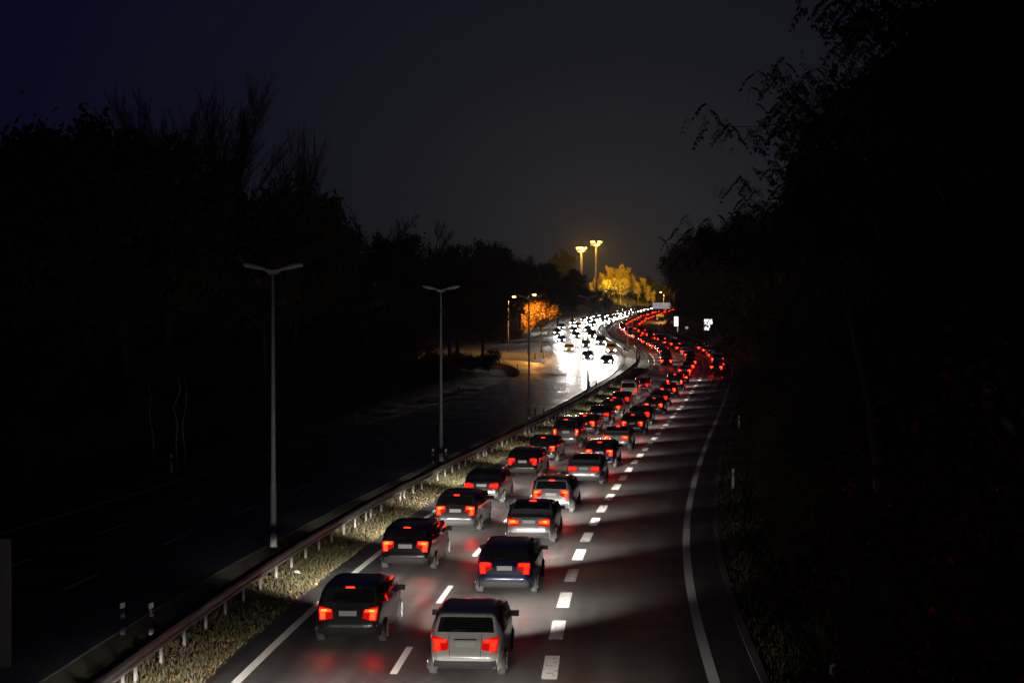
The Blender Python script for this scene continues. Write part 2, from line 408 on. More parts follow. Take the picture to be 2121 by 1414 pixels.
# ------------------------------------------------------------------ guard rails
def wbeam(side):                                         # cross section (across, up) of a W rail, facing side
    return [(0, -.155), (.03 * side, -.14), (.075 * side, -.10), (.075 * side, -.05), (.012 * side, -.018), (.012 * side, .018), (.075 * side, .05), (.075 * side, .10), (.03 * side, .14), (0, .155)]
def guard_rail(off, y0, y1, label, both=True, pitch=2.0, post_to=230):
    root = empty('guard_rail', P(y0, off)); base = Vector(P(y0, off)); tag(root, label, 'guard rail', 'guard rails')
    ys = [y0] + [s for s in ST if y0 < s < y1] + [y1]
    for side in ((1, -1) if both else (-1,)):
        q = MB(); rows = []
        for y in ys:
            row = []
            for a, z in wbeam(side):
                p = Vector(P(y, off + side * .11 + a, .60 + z)) - base; row.append(p)
            rows.append(row)
        q.grid(rows); q.build('rail', 'galvanised', root)
    post = MB()
    post.box((0, 0, .34), (.06, .012, .80)); post.box((.03, .02, .34), (.010, .05, .80)); post.box((-.03, .02, .34), (.010, .05, .80))
    post.box((0, .02, .60), (.2, .06, .10))
    pm = post.mesh('post', 'post_steel'); y = y0 + .5; q = MB(); n = 0
    rgp = random.Random(3)
    while y < y1:
        p = Vector(P(y, off)) - base
        if y < post_to:
            o = link('post', pm, root); o.location = p; o.rotation_euler = (0, 0, -head(y)); n += 1
        else:
            q.box(p + Vector((0, 0, .34)), (.07, .05, .8))
        y += pitch if rgp.random() > .12 else pitch * .45
    if q.f: stuff(q.build('far_post', 'post_steel', root))
    return root
guard_rail(-2.25, 22, 700, 'long double steel guard rail on white posts along the median')
guard_rail(12.75, 272, 470, 'grey steel guard rail on the far right verge below the white signs', both=False, pitch=2.5, post_to=390)
guard_rail(-4.1, 255, 460, 'far steel guard rail beside the oncoming lanes where the road bends', both=False, pitch=3.0, post_to=300)

# ------------------------------------------------------------------ delineator posts
def delineator_meshes(h):
    b = MB(); sec = [(-.06, -.05), (.06, -.05), (.035, .05), (-.035, .05)]
    def prism(z0a, z0b, z1a, z1b, cut=1.0):
        lo = [(x * cut, y * cut, (z0a if x < 0 else z0b)) for x, y in sec]; hi = [(x * cut, y * cut, (z1a if x < 0 else z1b)) for x, y in sec]
        i = len(b.v); b.v += lo + hi
        for k in range(4): b.face((i + k, i + (k + 1) % 4, i + 4 + (k + 1) % 4, i + 4 + k))
        b.face((i + 3, i + 2, i + 1, i)); b.face((i + 4, i + 5, i + 6, i + 7))
    prism(0, 0, h * .60, h * .66); shaft = b.mesh('shaft', 'white_plastic')
    b = MB(); prism(h * .605, h * .665, h * .80, h * .86, 1.02); band = b.mesh('band', 'black_plastic')
    b = MB(); prism(h * .805, h * .865, h * .98, h * 1.03); top = b.mesh('cap', 'white_plastic')
    r = MB()
    for zc in (h * .69, h * .77):
        r.poly([(.028 * math.cos(t), -.055, zc + .028 * math.sin(t)) for t in np.linspace(0, 6.28, 13)[:-1]])
    return shaft, band, top, r.mesh('reflector', 'reflector')
DM = {h: delineator_meshes(h) for h in (.80, 1.0)}
def delineator(loc, rz, label, h=1.0, refl=True):
    r_ = empty('delineator_post', loc, rz); tag(r_, label, 'delineator', 'roadside delineator posts')
    for nme, me in zip(('shaft', 'band', 'cap', 'reflector'), DM[h]):
        if nme == 'reflector' and not refl: continue
        link(nme, me, r_)
for k, (y, la) in enumerate([(38.2, 'nearest pair by the guard rail'), (84.5, 'pair beside the second lamp post'), (124, 'pair beside the third lamp post'), (163, 'pair beside the fourth lamp post')]):
    for s_, off, w_ in ((0, -3.78, 'left'), (1, -3.05, 'right')):
        p = P(y, off, .28); delineator(p, -head(y), 'white delineator post with black band, %s one of the %s' % (w_, la), .80, refl=bool(s_))
for k, (y, t_) in enumerate([(32.6, 'on the verge at the bottom of the picture'), (76.5, 'on the right verge inside the curve'), (118, 'among weeds at the far right verge')]):
    x = {0: 13.0, 1: 12.7, 2: 12.7}[k]
    delineator(P(y, x, -.03), -head(y), 'white delineator post with slanted black band ' + t_, 1.0)
for k, y in enumerate([80.3, 119, 160, 200]):
    delineator(P(y, -17.3, -.04), -head(y), 'dim white delineator post left of the unlit carriageway, %s from the camera' % ORD[k], 1.0)
for x_, y_, YY, t_ in ((1394, 692, 345, 'left of the tall white sign'), (1432, 703, 305, 'right of the small grey sign'), (1108, 750, 235, 'left one on the orange lit island'), (1125, 748, 238, 'right one on the orange lit island')):
    X = (x_ - CX) / F * YY
    delineator((X, YY, zg(YY) - .03), 0, 'small white delineator post ' + t_, 1.0)

# ------------------------------------------------------------------ median lamp posts (unlit, double headed)
def lamp_meshes():
    b = MB(); n = 12
    b.tube([(0, 0, -.3), (0, 0, .35), (0, 0, .36), (0, 0, 2.2), (0, 0, 2.25), (0, 0, 9.86)], [.13, .13, .115, .11, .092, .055], n); pole = b.mesh('pole', 'lamp_pole', True)
    b = MB(); b.grid([[(-.30, y, 9.98), (-.14, y, 9.84), (.14, y, 9.84), (.30, y, 9.98)] for y in (-.09, .09)])
    b.grid([[(-.30, y, 10.04), (0, y, 9.99), (.30, y, 10.04)] for y in (-.09, .09)][::-1])
    for y in (-.09, .09): b.poly([(-.30, y, 9.98), (-.14, y, 9.84), (.14, y, 9.84), (.30, y, 9.98), (.30, y, 10.04), (0, y, 9.99), (-.30, y, 10.04)])
    for s_ in (-1, 1): b.poly([(s_ * .3, -.09, 9.98), (s_ * .3, .09, 9.98), (s_ * .3, .09, 10.04), (s_ * .3, -.09, 10.04)])
    arm = b.mesh('bracket', 'lamp_pole')
    heads = []
    for s_ in (-1, 1):
        b = MB(); rows = []
        prof = [(.28, .07, .05, -.03), (.50, .13, .09, -.06), (.78, .17, .115, -.075), (1.0, .15, .10, -.06), (1.08, .08, .06, -.03)]
        for x, hw, up, dn in prof:
            zc = 10.02 + (x - .28) * .20
            rows.append([(s_ * x, y_, zc + z_) for y_, z_ in ((-hw, 0), (-hw * .75, up * .75), (0, up), (hw * .75, up * .75), (hw, 0), (hw * .8, dn), (0, dn * 1.15), (-hw * .8, dn), (-hw, 0))])
        b.grid(rows); b.poly(rows[0][:-1]); b.poly(rows[-1][:-1]); hd = b.mesh('lamp_head', 'lamp_housing', True)
        b = MB(); b.poly([(s_ * x, y_, 10.02 + (x - .28) * .2 - .098) for x, y_ in ((.55, -.10), (.98, -.10), (.98, .10), (.55, .10))])
        heads.append((hd, b.mesh('lens', 'lamp_glass')))
    return pole, arm, heads
LM = lamp_meshes()
LAMPS = [55.8, 90, 126.7, 167, 212, 262, 312, 362, 415, 470, 530]
LAMP_X = [-8.68, -4.16, 1.40, 8.25, 17.2]
for i, y in enumerate(LAMPS):
    r_ = empty('street_lamp', (LAMP_X[i], y, zg(y)) if i < len(LAMP_X) else P(y, -3.2), -head(y) * .35)
    nb = 'nearest and tallest' if i == 0 else ordinal(i + 1) + ' from the camera'
    tag(r_, 'unlit grey street lamp with two spread heads in the median, ' + nb, 'street lamp', 'double headed lamps along the median')
    link('pole', LM[0], r_); link('bracket', LM[1], r_)
    for hd, le in LM[2]:
        h_ = link('lamp_head', hd, r_); link('lens', le, h_)

# ------------------------------------------------------------------ sodium lamps with a light of their own
def sodium_lamp(X, Y, hgt, arm, label, power):
    z = zg(Y); r_ = empty('street_lamp', (X, Y, z)); tag(r_, label, 'street lamp', 'lit orange street lamps')
    b = MB(); b.tube([(0, 0, -.3), (0, 0, 1), (0, 0, hgt - .5), (arm * .12, -.05, hgt - .12), (arm * .5, -.15, hgt + .02), (arm, -.25, hgt + .05)], [.10, .09, .055, .05, .045, .04], 8); b.build('pole', 'lamp_pole', r_, True)
    b = MB(); b.tube([(arm, -.25, hgt + .08), (arm * 1.2, -.3, hgt + .09), (arm * 1.55, -.38, hgt + .06)], [.07, .14, .06], 8); hd = b.build('lamp_head', 'lamp_housing', r_, True)
    b = MB(); rows = []
    for i in range(5):
        t = math.pi / 2 * i / 4; rr = math.cos(t) * .24
        rows.append([(arm * 1.2 + rr * math.cos(a) * 1.2, -.3 + rr * math.sin(a), hgt + .0 - .20 * math.sin(t)) for a in np.linspace(0, 2 * math.pi, 11)])
    b.grid(rows); b.build('bowl', 'sodium', hd, True)
    L = bpy.data.lights.new('sodium_light', 'SPOT'); L.spot_size = R(165); L.spot_blend = .4; L.energy = power; L.color = (1, .42, .07); L.shadow_soft_size = .25
    lo = bpy.data.objects.new('sodium_light', L); COL.objects.link(lo); lo.parent = r_; lo.location = (arm * 1.2, -.35, hgt - .35)
p = at(1106, 610, 252); sodium_lamp(p[0] - .9, 252, p[2] - zg(252), .8, 'glowing orange street lamp beside the brightly lit orange tree', 10000)
p = at(1064, 614, 262); sodium_lamp(p[0] - .9, 262, p[2] - zg(262), .8, 'glowing orange street lamp left of the lit orange tree', 2600)
p = at(1368, 605, 470); sodium_lamp(p[0] + 1.0, 470, p[2] - zg(470), -.8, 'glowing orange street lamp above the white overhead sign', 4500)

# ------------------------------------------------------------------ flood light masts
def flood_mast(px, py, Y, label, rz, power, wide, n, aim, glow=0):
    x, y, z = at(px, py, Y); zb = zg(Y) - 1; hgt = z - zb
    r_ = empty('floodlight_mast', (x, y, zb), rz); tag(r_, label, 'floodlight mast', 'floodlight masts behind the trees')
    b = MB(); b.tube([(0, 0, 0), (0, 0, hgt * .4), (0, 0, hgt - .6)], [.75, .6, .42], 12); b.build('mast', 'lamp_pole', r_, True)
    b = MB(); pts = [(wide * math.cos(a), wide * math.sin(a), hgt - .9) for a in np.linspace(0, 2 * math.pi, n + 1)]
    b.tube(pts, .14, 6)
    for k in range(0, n): b.tube([(0, 0, hgt - 1.6), pts[k]], .10, 5)
    b.build('ring_frame', 'lamp_pole', r_)
    for k in range(n):
        a = 2 * math.pi * k / n; d = Vector((math.cos(a), math.sin(a), 0)); c = d * wide + Vector((0, 0, hgt + .35))
        rot = Matrix.Rotation(a, 3, 'Z') @ Matrix.Rotation(R(38), 3, 'Y')
        b = MB(); b.box(c - d * .18, (.5, 1.0, .95), rot); b.tube([tuple(d * wide + Vector((0, 0, hgt - .9))), tuple(c)], .07, 5); hd = b.build('floodlight', 'lamp_housing', r_)
        b = MB(); b.box(c + rot @ Vector((.10, 0, 0)), (.06, 1.05, 1.0), rot); b.build('lens', 'flood_lamp', hd)
    L = bpy.data.lights.new('flood_light', 'SPOT'); L.energy = power; L.color = (1, .56, .03); L.shadow_soft_size = 1.0; L.spot_size = R(64); L.spot_blend = .6
    lo = bpy.data.objects.new('flood_light', L); COL.objects.link(lo); lo.parent = r_; lo.location = (0, 0, hgt - 1.5)
    if glow:
        G = bpy.data.lights.new('lamp_glow', 'POINT'); G.energy = glow; G.color = (1, .42, .06); G.shadow_soft_size = .8
        go = bpy.data.objects.new('lamp_glow', G); COL.objects.link(go); go.parent = r_; go.location = (0, 0, hgt + 2.0)
    d = Matrix.Rotation(-rz, 3, 'Z') @ (Vector(aim) - Vector((x, y, z))).normalized(); lo.rotation_euler = d.to_track_quat('-Z', 'Y').to_euler()
flood_mast(1204, 516, 690, 'tall floodlight mast with a dazzling amber lamp ring, left of the two', .3, 2.3e6, 2.1, 7, (56, 806, 22), 1.6e4)
flood_mast(1235, 503, 693, 'tall dark floodlight mast with amber lamps at its sides, right of the two', 1.0, 2.6e6, 2.3, 6, (62, 810, 26), 4e3)

# ------------------------------------------------------------------ signs
def signpost(r_, x, z0, z1, rad=.045, nm='post'):
    b = MB(); b.tube([(x, .06, z0), (x, .06, z1)], rad, 8); b.build(nm, 'post_steel', r_)
def panel(r_, nm, cx, cz, wd, ht, m, y=0, th=.05, rc=.06):
    b = MB(); n = 4; ring = []
    for sx, sz, a0 in ((1, 1, 0), (-1, 1, 90), (-1, -1, 180), (1, -1, 270)):
        for k in range(n + 1):
            a = R(a0 + 90 * k / n); ring.append((cx + sx * (wd / 2 - rc) + rc * math.cos(a), cz + sz * (ht / 2 - rc) + rc * math.sin(a)))
    i = len(ring)
    b.v = [(x, y - th / 2, z) for x, z in ring] + [(x, y + th / 2, z) for x, z in ring]
    b.face(range(i)); b.face(range(2 * i - 1, i - 1, -1))
    for k in range(i): b.face((k, k + i, (k + 1) % i + i, (k + 1) % i))
    return b.build(nm, m, r_)
# overhead sign on a cantilever
Y = 450; c = at(1370, 633, Y); zb = zg(Y); r_ = empty('overhead_sign', (c[0], Y, zb)); tag(r_, 'white overhead road sign with dark arrow at the far end of the red lanes', 'road sign')
zc = c[2] - zb; pn = panel(r_, 'panel', 0, zc, 5.15, 1.72, 'sign_white_glow')
b = MB(); b.tube([(4.2, .35, -.5), (4.2, .35, zc + .3)], [.22, .17], 10); b.tube([(4.2, .35, zc + .25), (-2.4, .35, zc + .25)], [.15, .10], 8)
for x in (-1.8, 0, 1.8): b.box((x, .17, zc), (.08, .3, 1.5))
b.build('gantry', 'lamp_pole', r_)
b = MB()                                                 # arrow to the upper right and the square pictogram
b.poly([(-1.45, -.035, zc + .32), (-1.62, -.035, zc + .22), (-1.78, -.035, zc + .02), (-1.66, -.035, zc + .00), (-1.52, -.035, zc + .1), (-1.46, -.035, zc + .18), (-1.38, -.035, zc + .12), (-1.28, -.035, zc + .44), (-1.56, -.035, zc + .46)])
b.poly([(-.76, -.035, zc - .46), (-.46, -.035, zc - .46), (-.50, -.035, zc - .14), (-.61, -.035, zc - .06), (-.74, -.035, zc - .16)])
b.build('arrow', 'sign_ink', pn)
b = MB(); pts = [(-1.62 - .45 * math.sin(t) - .1, -.036, zc - .12 + .34 * math.cos(t)) for t in np.linspace(-.5, 3.4, 12)]
b.tube(pts, .03, 4)
for k in range(3): b.box((-.66 + k * .24, -.034, zc + .38), (.16, .012, .2))
for k in range(12): b.box((.02 + k * .195, -.034, zc - .28 + (.05 if k in (0, 4, 9) else 0)), (.12, .012, .15 + (.1 if k in (0, 4, 9) else 0)))
b.build('lettering', 'sign_pale_ink', pn)
# yellow sign with round sign
Y = 408; c = at(1366.5, 653.5, Y); zb = zg(Y) - .05; r_ = empty('road_sign', (c[0], Y, zb)); tag(r_, 'yellow rectangular road sign with a round plate below, beside the red lanes', 'road sign')
zc = c[2] - zb; panel(r_, 'panel', 0, zc, 1.95, .66, 'sign_yellow_glow'); signpost(r_, .55, -.3, zc + .3); signpost(r_, -.65, -.3, zc + .3)
b = MB(); b.tube([(-.7, -.04, zc - .82), (-.7, -.01, zc - .82)], .38, 20); b.build('round_plate', 'sign_red', r_)
b = MB(); b.tube([(-.7, -.055, zc - .82), (-.7, -.042, zc - .82)], .29, 20); b.build('round_face', 'sign_white_glow', r_)
# tall white sign
Y = 354; c = at(1400.5, 665.5, Y); zb = zg(Y) - .05; r_ = empty('road_sign', (c[0], Y, zb)); tag(r_, 'tall narrow brilliant white sign on two posts by the far guard rail', 'road sign')
zc = c[2] - zb; panel(r_, 'panel', 0, zc, .95, 2.2, 'sign_bright_glow', rc=.1); signpost(r_, -.12, -.3, zc + 1.75); signpost(r_, .33, -.3, zc, .04)
panel(r_, 'lower_plate', .33, zc - 1.75, .24, 1.2, 'sign_white_glow', y=-.02, rc=.05)
# small grey sign
Y = 331; c = at(1422.5, 671, Y); zb = zg(Y) + .0; r_ = empty('road_sign', (c[0], Y, zb)); tag(r_, 'small dim grey pair of plates on a thin post on the far right bank', 'road sign')
zc = c[2] - zb; panel(r_, 'panel', 0, zc, .6, 1.0, 'sign_dim', rc=.2); panel(r_, 'lower_plate', 0, zc - .78, .6, .5, 'sign_white_glow'); signpost(r_, 0, -.3, zc + .3, .03)
# white sign half hidden by leaves
Y = 300; c = at(1467, 671, Y); zb = zg(Y) + .3; r_ = empty('road_sign', (c[0], Y, zb)); tag(r_, 'bright white and green sign half hidden by the right hand foliage', 'road sign')
zc = c[2] - zb; panel(r_, 'panel', 0, zc + .45, 1.6, 1.0, 'sign_bright_glow'); panel(r_, 'lower_plate', -.25, zc - .65, 1.1, 1.1, 'sign_bright_glow'); signpost(r_, -.5, -.5, zc + .8); signpost(r_, .4, -.5, zc + .8)
# the back of a sign at the left edge
Y = 31; x = (21 - CX) / F * Y; zt = H - (1118 - HY) / F * Y; z0 = H - (1385 - HY) / F * Y
r_ = empty('road_sign', (x - .55, Y, zg(Y))); tag(r_, 'grey back of a tall sign panel at the left edge of the picture', 'road sign')
panel(r_, 'panel', 0, (z0 + zt) / 2, 1.1, zt - z0, 'sign_back', rc=.02, th=.04)
signpost(r_, -.3, -.4, zt - .1, .05); signpost(r_, .25, -.4, zt - .1, .05)
# a crumpled piece of paper by the rail
x, y, z = P(49.5, -1.85); rgl = random.Random(4); b = MB(); rows = []
for i in range(6):
    t = math.pi * (i + .2) / 5.5; rows.append([(.10 * math.sin(t) * math.cos(a) * (1 + rgl.uniform(-.3, .3)), .16 * math.cos(t), .06 * math.sin(t) * math.sin(a) * (1 + rgl.uniform(-.3, .3)) + .05) for a in np.linspace(0, 2 * math.pi, 8)])
b.grid(rows); o = b.build('crumpled_paper', 'paper'); o.location = (x, y, z - .03); o.rotation_euler = (0, 0, .6); tag(o, 'crumpled white paper lying in the grass by the guard rail', 'litter')

# ------------------------------------------------------------------ trees
def grow(rg, p, d, length, r, depth, prm, segs, tips):
    n = prm.get('n', 4); p = p.copy(); d = d.copy().normalized(); step = length / n
    for i in range(n):
        w_ = prm['wander'] * (1 if depth > 0 else .25)
        d = (d + Vector((rg.gauss(0, w_), rg.gauss(0, w_), rg.gauss(0, w_) + prm['up'] * (1 if depth > 0 else 0)))).normalized()
        q = p + d * step; r2 = r * prm.get('taper', .86)
        segs.append((p, q, r, r2, depth)); p, r = q, r2
        if depth < prm['depth'] and (depth > 0 or i >= prm.get('clear', 1)):
            for k in range(prm['kids'][depth]):
                az = rg.uniform(0, 2 * math.pi); a = Vector((math.cos(az), math.sin(az), 0))
                side = (a - d * a.dot(d))
                if side.length < 1e-3: continue
                side.normalize(); sp = R(rg.uniform(*prm['spread']))
                nd = d * math.cos(sp) + side * math.sin(sp)
                if depth == 0: nd.z = nd.z * prm.get('limb_rise', 1)
                grow(rg, p, nd, length * prm['ratio'][depth] * rg.uniform(.7, 1.15) * (1 - .35 * i / n), r * prm.get('rr', .55), depth + 1, prm, segs, tips)
        if depth >= prm['depth'] - prm.get('leafy', 0): tips.append((p.copy(), d.copy(), depth))
    tips.append((p.copy(), d.copy(), depth))
def wood_mesh(segs, m, rmin=.0, tmin=.0):
    b = MB()
    for p, q, r, r2, dpt in segs:
        if r < rmin: continue
        r, r2 = max(r, tmin), max(r2, tmin)
        b.tube([p, q], [r, r2], 7 if dpt == 0 else (5 if dpt == 1 else 3), cap=False)
    return b.mesh('trunk', m, True)
def leaf_mesh(rg, tips, n, size, spread, m, droop=.2, aspect=.55):
    b = MB()
    for i in range(n):
        p, d, dp = tips[rg.randrange(len(tips))]
        c = p + Vector((rg.gauss(0, spread), rg.gauss(0, spread), rg.gauss(0, spread * .8) - droop * rg.random()))
        e = Euler((rg.uniform(-1.2, 1.2), rg.uniform(-1.2, 1.2), rg.uniform(0, 6.28))).to_matrix(); s_ = size * rg.uniform(.5, 1.35)
        b.poly([c + e @ Vector(v) for v in ((-s_ * .5, 0, 0), (-s_ * .05, -s_ * aspect * .5, s_ * .06), (s_ * .5, 0, 0), (s_ * .02, s_ * aspect * .5, s_ * .06))])
    return b.mesh('crown', m)
def compound_mesh(rg, tips, n, spread, m, ln=.34):
    b = MB()
    for i in range(n):
        p, d, dp = tips[rg.randrange(len(tips))]
        c = p + Vector((rg.gauss(0, spread), rg.gauss(0, spread), rg.gauss(0, spread * .6)))
        az = rg.uniform(0, 6.28); out_ = Vector((math.cos(az), math.sin(az), 0)); l_ = ln * rg.uniform(.6, 1.25)
        sd = Vector((-out_.y, out_.x, 0)); k_n = 5
        for k in range(k_n):
            t = (k + .6) / k_n; q = c + out_ * l_ * t * .75 + Vector((0, 0, -l_ * t * t * .85))
            for s_ in (-1, 1):
                tip = q + sd * s_ * .13 * (1.1 - .4 * t) + Vector((0, 0, -.07 - rg.random() * .05)) + out_ * .03
                mid = (q + tip) / 2
                b.poly([q, mid + out_ * .028, tip, mid - out_ * .028])
    return b.mesh('crown', m)
PR_BROAD = dict(depth=3, kids=[3, 2, 2], ratio=[.62, .55, .5], spread=(32, 72), wander=.13, up=.05, clear=1, n=4, leafy=1, rr=.5)
PR_BARE = dict(depth=4, kids=[3, 2, 2, 1], ratio=[.6, .55, .5, .55], spread=(18, 42), wander=.09, up=.07, clear=1, n=4, rr=.5)
PR_BROOM = dict(depth=3, kids=[6, 4, 4], ratio=[.95, .42, .40], spread=(7, 30), wander=.06, up=.06, clear=0, n=4, rr=.42)
PR_SHRUB = dict(depth=2, kids=[4, 3], ratio=[.8, .6], spread=(25, 70), wander=.18, up=.06, clear=0, n=3, leafy=1, rr=.55)
PR_COL = dict(depth=2, kids=[4, 3], ratio=[.30, .5], spread=(18, 38), wander=.06, up=.12, clear=1, n=9, leafy=1, rr=.4)
PR_ROB = dict(depth=3, kids=[4, 3, 2], ratio=[.66, .5, .42], spread=(50, 88), wander=.12, up=.02, clear=1, n=5, leafy=1, rr=.5)
def tree_kind(seed, prm, hgt, r, lean=(0, 0), leaves=None, wood='bark', rmin=0.0, comp=None, tmin=0.0):
    rg = random.Random(seed); segs, tips = [], []
    grow(rg, Vector((0, 0, -.3)), Vector((lean[0], lean[1], 1)), hgt, r, 0, prm, segs, tips)
    ht = max(t[0].z for t in tips)
    tr = wood_mesh(segs, wood, rmin, tmin)
    cr_ = None
    if leaves: cr_ = leaf_mesh(rg, [t for t in tips if t[0].z > hgt * leaves.get('low', .15)], leaves['n'], leaves['size'], leaves['spread'], leaves['m'], leaves.get('droop', .3), leaves.get('aspect', .55))
    if comp: cr_ = compound_mesh(rg, tips, comp['n'], comp['spread'], comp['m'], comp.get('ln', .34))
    wid = sorted(math.hypot(t[0].x, t[0].y) for t in tips)[int(len(tips) * .93)]
    return dict(trunk=tr, crown=cr_, h=ht + .4, w=wid)
KIND = {}
for i in range(3): KIND['broad%d' % i] = tree_kind(20 + i, PR_BROAD, 9, .26, leaves=dict(n=9500, size=.42, spread=.42, m='foliage_dark' if i else 'foliage', low=.12))
for i in range(2): KIND['bare%d' % i] = tree_kind(40 + i, PR_BARE, 9, .2, tmin=.02)
KIND['broom'] = tree_kind(60, PR_BROOM, 9, .12, tmin=.008)
KIND['broom1'] = tree_kind(61, PR_BROOM, 9, .10, tmin=.008)
for i in range(2): KIND['shrub%d' % i] = tree_kind(70 + i, PR_SHRUB, 2.2, .07, leaves=dict(n=4200, size=.20, spread=.22, m='foliage_dark', low=.05))
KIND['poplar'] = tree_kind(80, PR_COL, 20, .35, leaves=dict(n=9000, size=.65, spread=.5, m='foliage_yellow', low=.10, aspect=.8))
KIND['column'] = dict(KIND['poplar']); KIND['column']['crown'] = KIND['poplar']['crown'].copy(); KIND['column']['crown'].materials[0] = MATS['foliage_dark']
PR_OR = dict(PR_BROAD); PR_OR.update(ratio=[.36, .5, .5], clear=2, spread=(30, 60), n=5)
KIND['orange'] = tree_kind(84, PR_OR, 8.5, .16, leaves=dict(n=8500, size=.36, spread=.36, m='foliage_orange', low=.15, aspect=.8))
def plant(kind, X, Y, z, h, label, cat='tree', rz=0.0, wide=1.0, name='tree', group=None):
    k = KIND[kind]; s_ = h / k['h']
    r_ = empty(name, (X, Y, z), rz); r_.scale = (s_ * wide, s_ * wide, s_); tag(r_, label, cat, group)
    link('trunk', k['trunk'], r_)
    if k['crown'] is not None: link('crown', k['crown'], r_)
    return r_
def ground_at(X, Y):
    off = X - L0(Y); return zg(Y) + emb(off, Y) - .1
def by_pixel(kind, px, top, Y, label, **kw):
    X, _, zt = at(px, top, Y); z = ground_at(X, Y); return plant(kind, X, Y, z, zt - z, label, **kw)
GL = 'trees left of the unlit carriageway'
left = [('broad1', -40, 225, 78, 1.0, 'dark leafy tree filling the far left edge of the picture'), ('broad0', 30, 250, 88, 1.0, 'dark leafy tree at the left edge, second from the edge'),
        ('broad2', 105, 262, 99, .9, 'dark leafy tree left of the tuft topped tree'), ('broad1', 190, 224, 112, .75, 'dark tree with a tufted leaning top rising over its neighbours'),
        ('broad0', 262, 300, 96, 1.0, 'dark round tree left of the broad dome shaped crown'), ('broad2', 345, 268, 104, .95, 'broad dome shaped dark crown left of the bare upright tree'),
        ('broad1', 552, 345, 122, .72, 'dark crown below and right of the bare upright tree'), ('broad0', 612, 385, 138, .7, 'dark crown whose slope falls to the right behind the nearest lamp'),
        ('broad2', 695, 445, 150, .55, 'narrow dark tree left of the twiggy bare trees'), ('broad1', 755, 482, 158, .9, 'low dark crown below the twiggy bare trees'),
        ('broad0', 860, 478, 176, 1.0, 'dark leafy crown under the right twiggy bare tree'), ('broad2', 948, 506, 200, .9, 'small dark crown between the twiggy trees and the round one'),
        ('broad1', 1020, 492, 345, .9, 'round dark tree above the second lamp head, against the grey sky'), ('broad0', 1075, 528, 352, .9, 'dark tree just left of and above the orange lit tree'),
        ('broad2', 985, 520, 300, 1.0, 'dark tree left of the small round tree on the skyline')]
for i, (kd, px, top, Y, wd, la) in enumerate(left): by_pixel(kd, px, top, Y, la, rz=i * 1.3, wide=wd, name='leafy_tree', group=GL)
by_pixel('broom', 478, 112, 150, 'tall bare broom shaped poplar rising against the sky on the left', name='bare_tree', rz=.4, wide=1.15)
by_pixel('broom1', 333, 163, 150, 'smaller faint bare poplar left of the tall broom shaped one', name='bare_tree', rz=1.4, wide=1.0)
by_pixel('broom1', 625, 235, 160, 'thin bare tree right of the tall broom shaped poplar', name='bare_tree', rz=2.4, wide=.45)
by_pixel('bare0', 810, 432, 172, 'twiggy bare tree on the left skyline, left one of two', name='bare_tree', rz=1, wide=1.0)
by_pixel('bare1', 885, 446, 180, 'twiggy bare tree on the left skyline, right one of two', name='bare_tree', rz=2, wide=1.0)
# thin pale stems and undergrowth along the left edge
for i, (px, y0, y1, Y, la) in enumerate([(367, 772, 965, 84, 'thin pale stem left of the nearest lamp, middle one of three'), (383, 780, 960, 87, 'thin pale stem left of the nearest lamp, right one of three'), (316, 800, 960, 86, 'thin pale stem left of the nearest lamp, left one of three')]):
    X, _, zt = at(px, y0, Y); z = ground_at(X, Y); rgs = random.Random(i); b = MB()
    n = 6; pts = [(rgs.gauss(0, .04) * k, rgs.gauss(0, .03) * k, -.2 + (zt - z + .2) * k / n) for k in range(n + 1)]
    b.tube(pts, [.05 - .005 * k for k in range(n + 1)], 6)
    for k in range(2, n + 1):
        for _ in range(2): b.tube([pts[k], Vector(pts[k]) + Vector((rgs.gauss(0, .25), rgs.gauss(0, .25), rgs.uniform(.2, .5)))], [.012, .004], 3)
    o = b.build('sapling', 'birch_bark', None, True); o.location = (X, Y, z); tag(o, la, 'sapling', 'pale stems on the left bank')
rgs = random.Random(12); n = 0
for i in range(30):
    Y = 58 * (200 / 58) ** ((i + rgs.random() * .5) / 30); off = -20.2 - rgs.random() * 2.0
    X, yy, z = P(Y, off); n += 1
    plant('shrub%d' % (i % 2), X, yy, ground_at(X, yy), rgs.uniform(2.2, 4.2), 'dark roadside shrub on the left bank, %s from the camera' % ordinal(n), 'shrub', rz=rgs.uniform(0, 6), wide=rgs.uniform(1, 1.4), name='shrub', group='shrubs along the left bank')
# woods behind the side roads and at the end of the view
back = [('broad0', 930, 575, 215), ('broad2', 1000, 590, 222), ('broad1', 1042, 600, 300), ('broad2', 1120, 548, 375), ('broad0', 1155, 566, 400), ('broad1', 1185, 588, 420), ('broad0', 1228, 600, 470), ('broad2', 1256, 612, 520),
        ('broad1', 1105, 540, 480), ('broad0', 1150, 545, 560), ('broad2', 1190, 556, 600), ('broad1', 1232, 600, 600)]
for i, (kd, px, top, Y) in enumerate(back):
    by_pixel(kd, px, top, Y, 'dark tree in the wood behind the oncoming traffic, %s from the left lamp' % ORD[i], rz=i * 2.1, wide=1.15, name='leafy_tree', group='wood behind the oncoming lanes')
for i, (px, top, Y) in enumerate([(1145, 520, 1100), (1158, 508, 1110), (1172, 500, 1120), (1183, 512, 1115)]):
    by_pixel('column', px, top + 12, Y, 'faint columnar tree in the amber haze, %s from the left' % ORD[i], rz=i, name='columnar_tree', group='columnar trees in the haze')
for i, (px, top, Y) in enumerate([(1262, 578, 720), (1286, 574, 735), (1243, 590, 712), (1308, 592, 745)]):
    by_pixel('broad%d' % (i % 3), px, top, Y, 'dark tree standing before the amber lit poplars, %s of four' % ORD[i], rz=i * 2.3, wide=.8, name='leafy_tree', group='dark trees before the poplars')
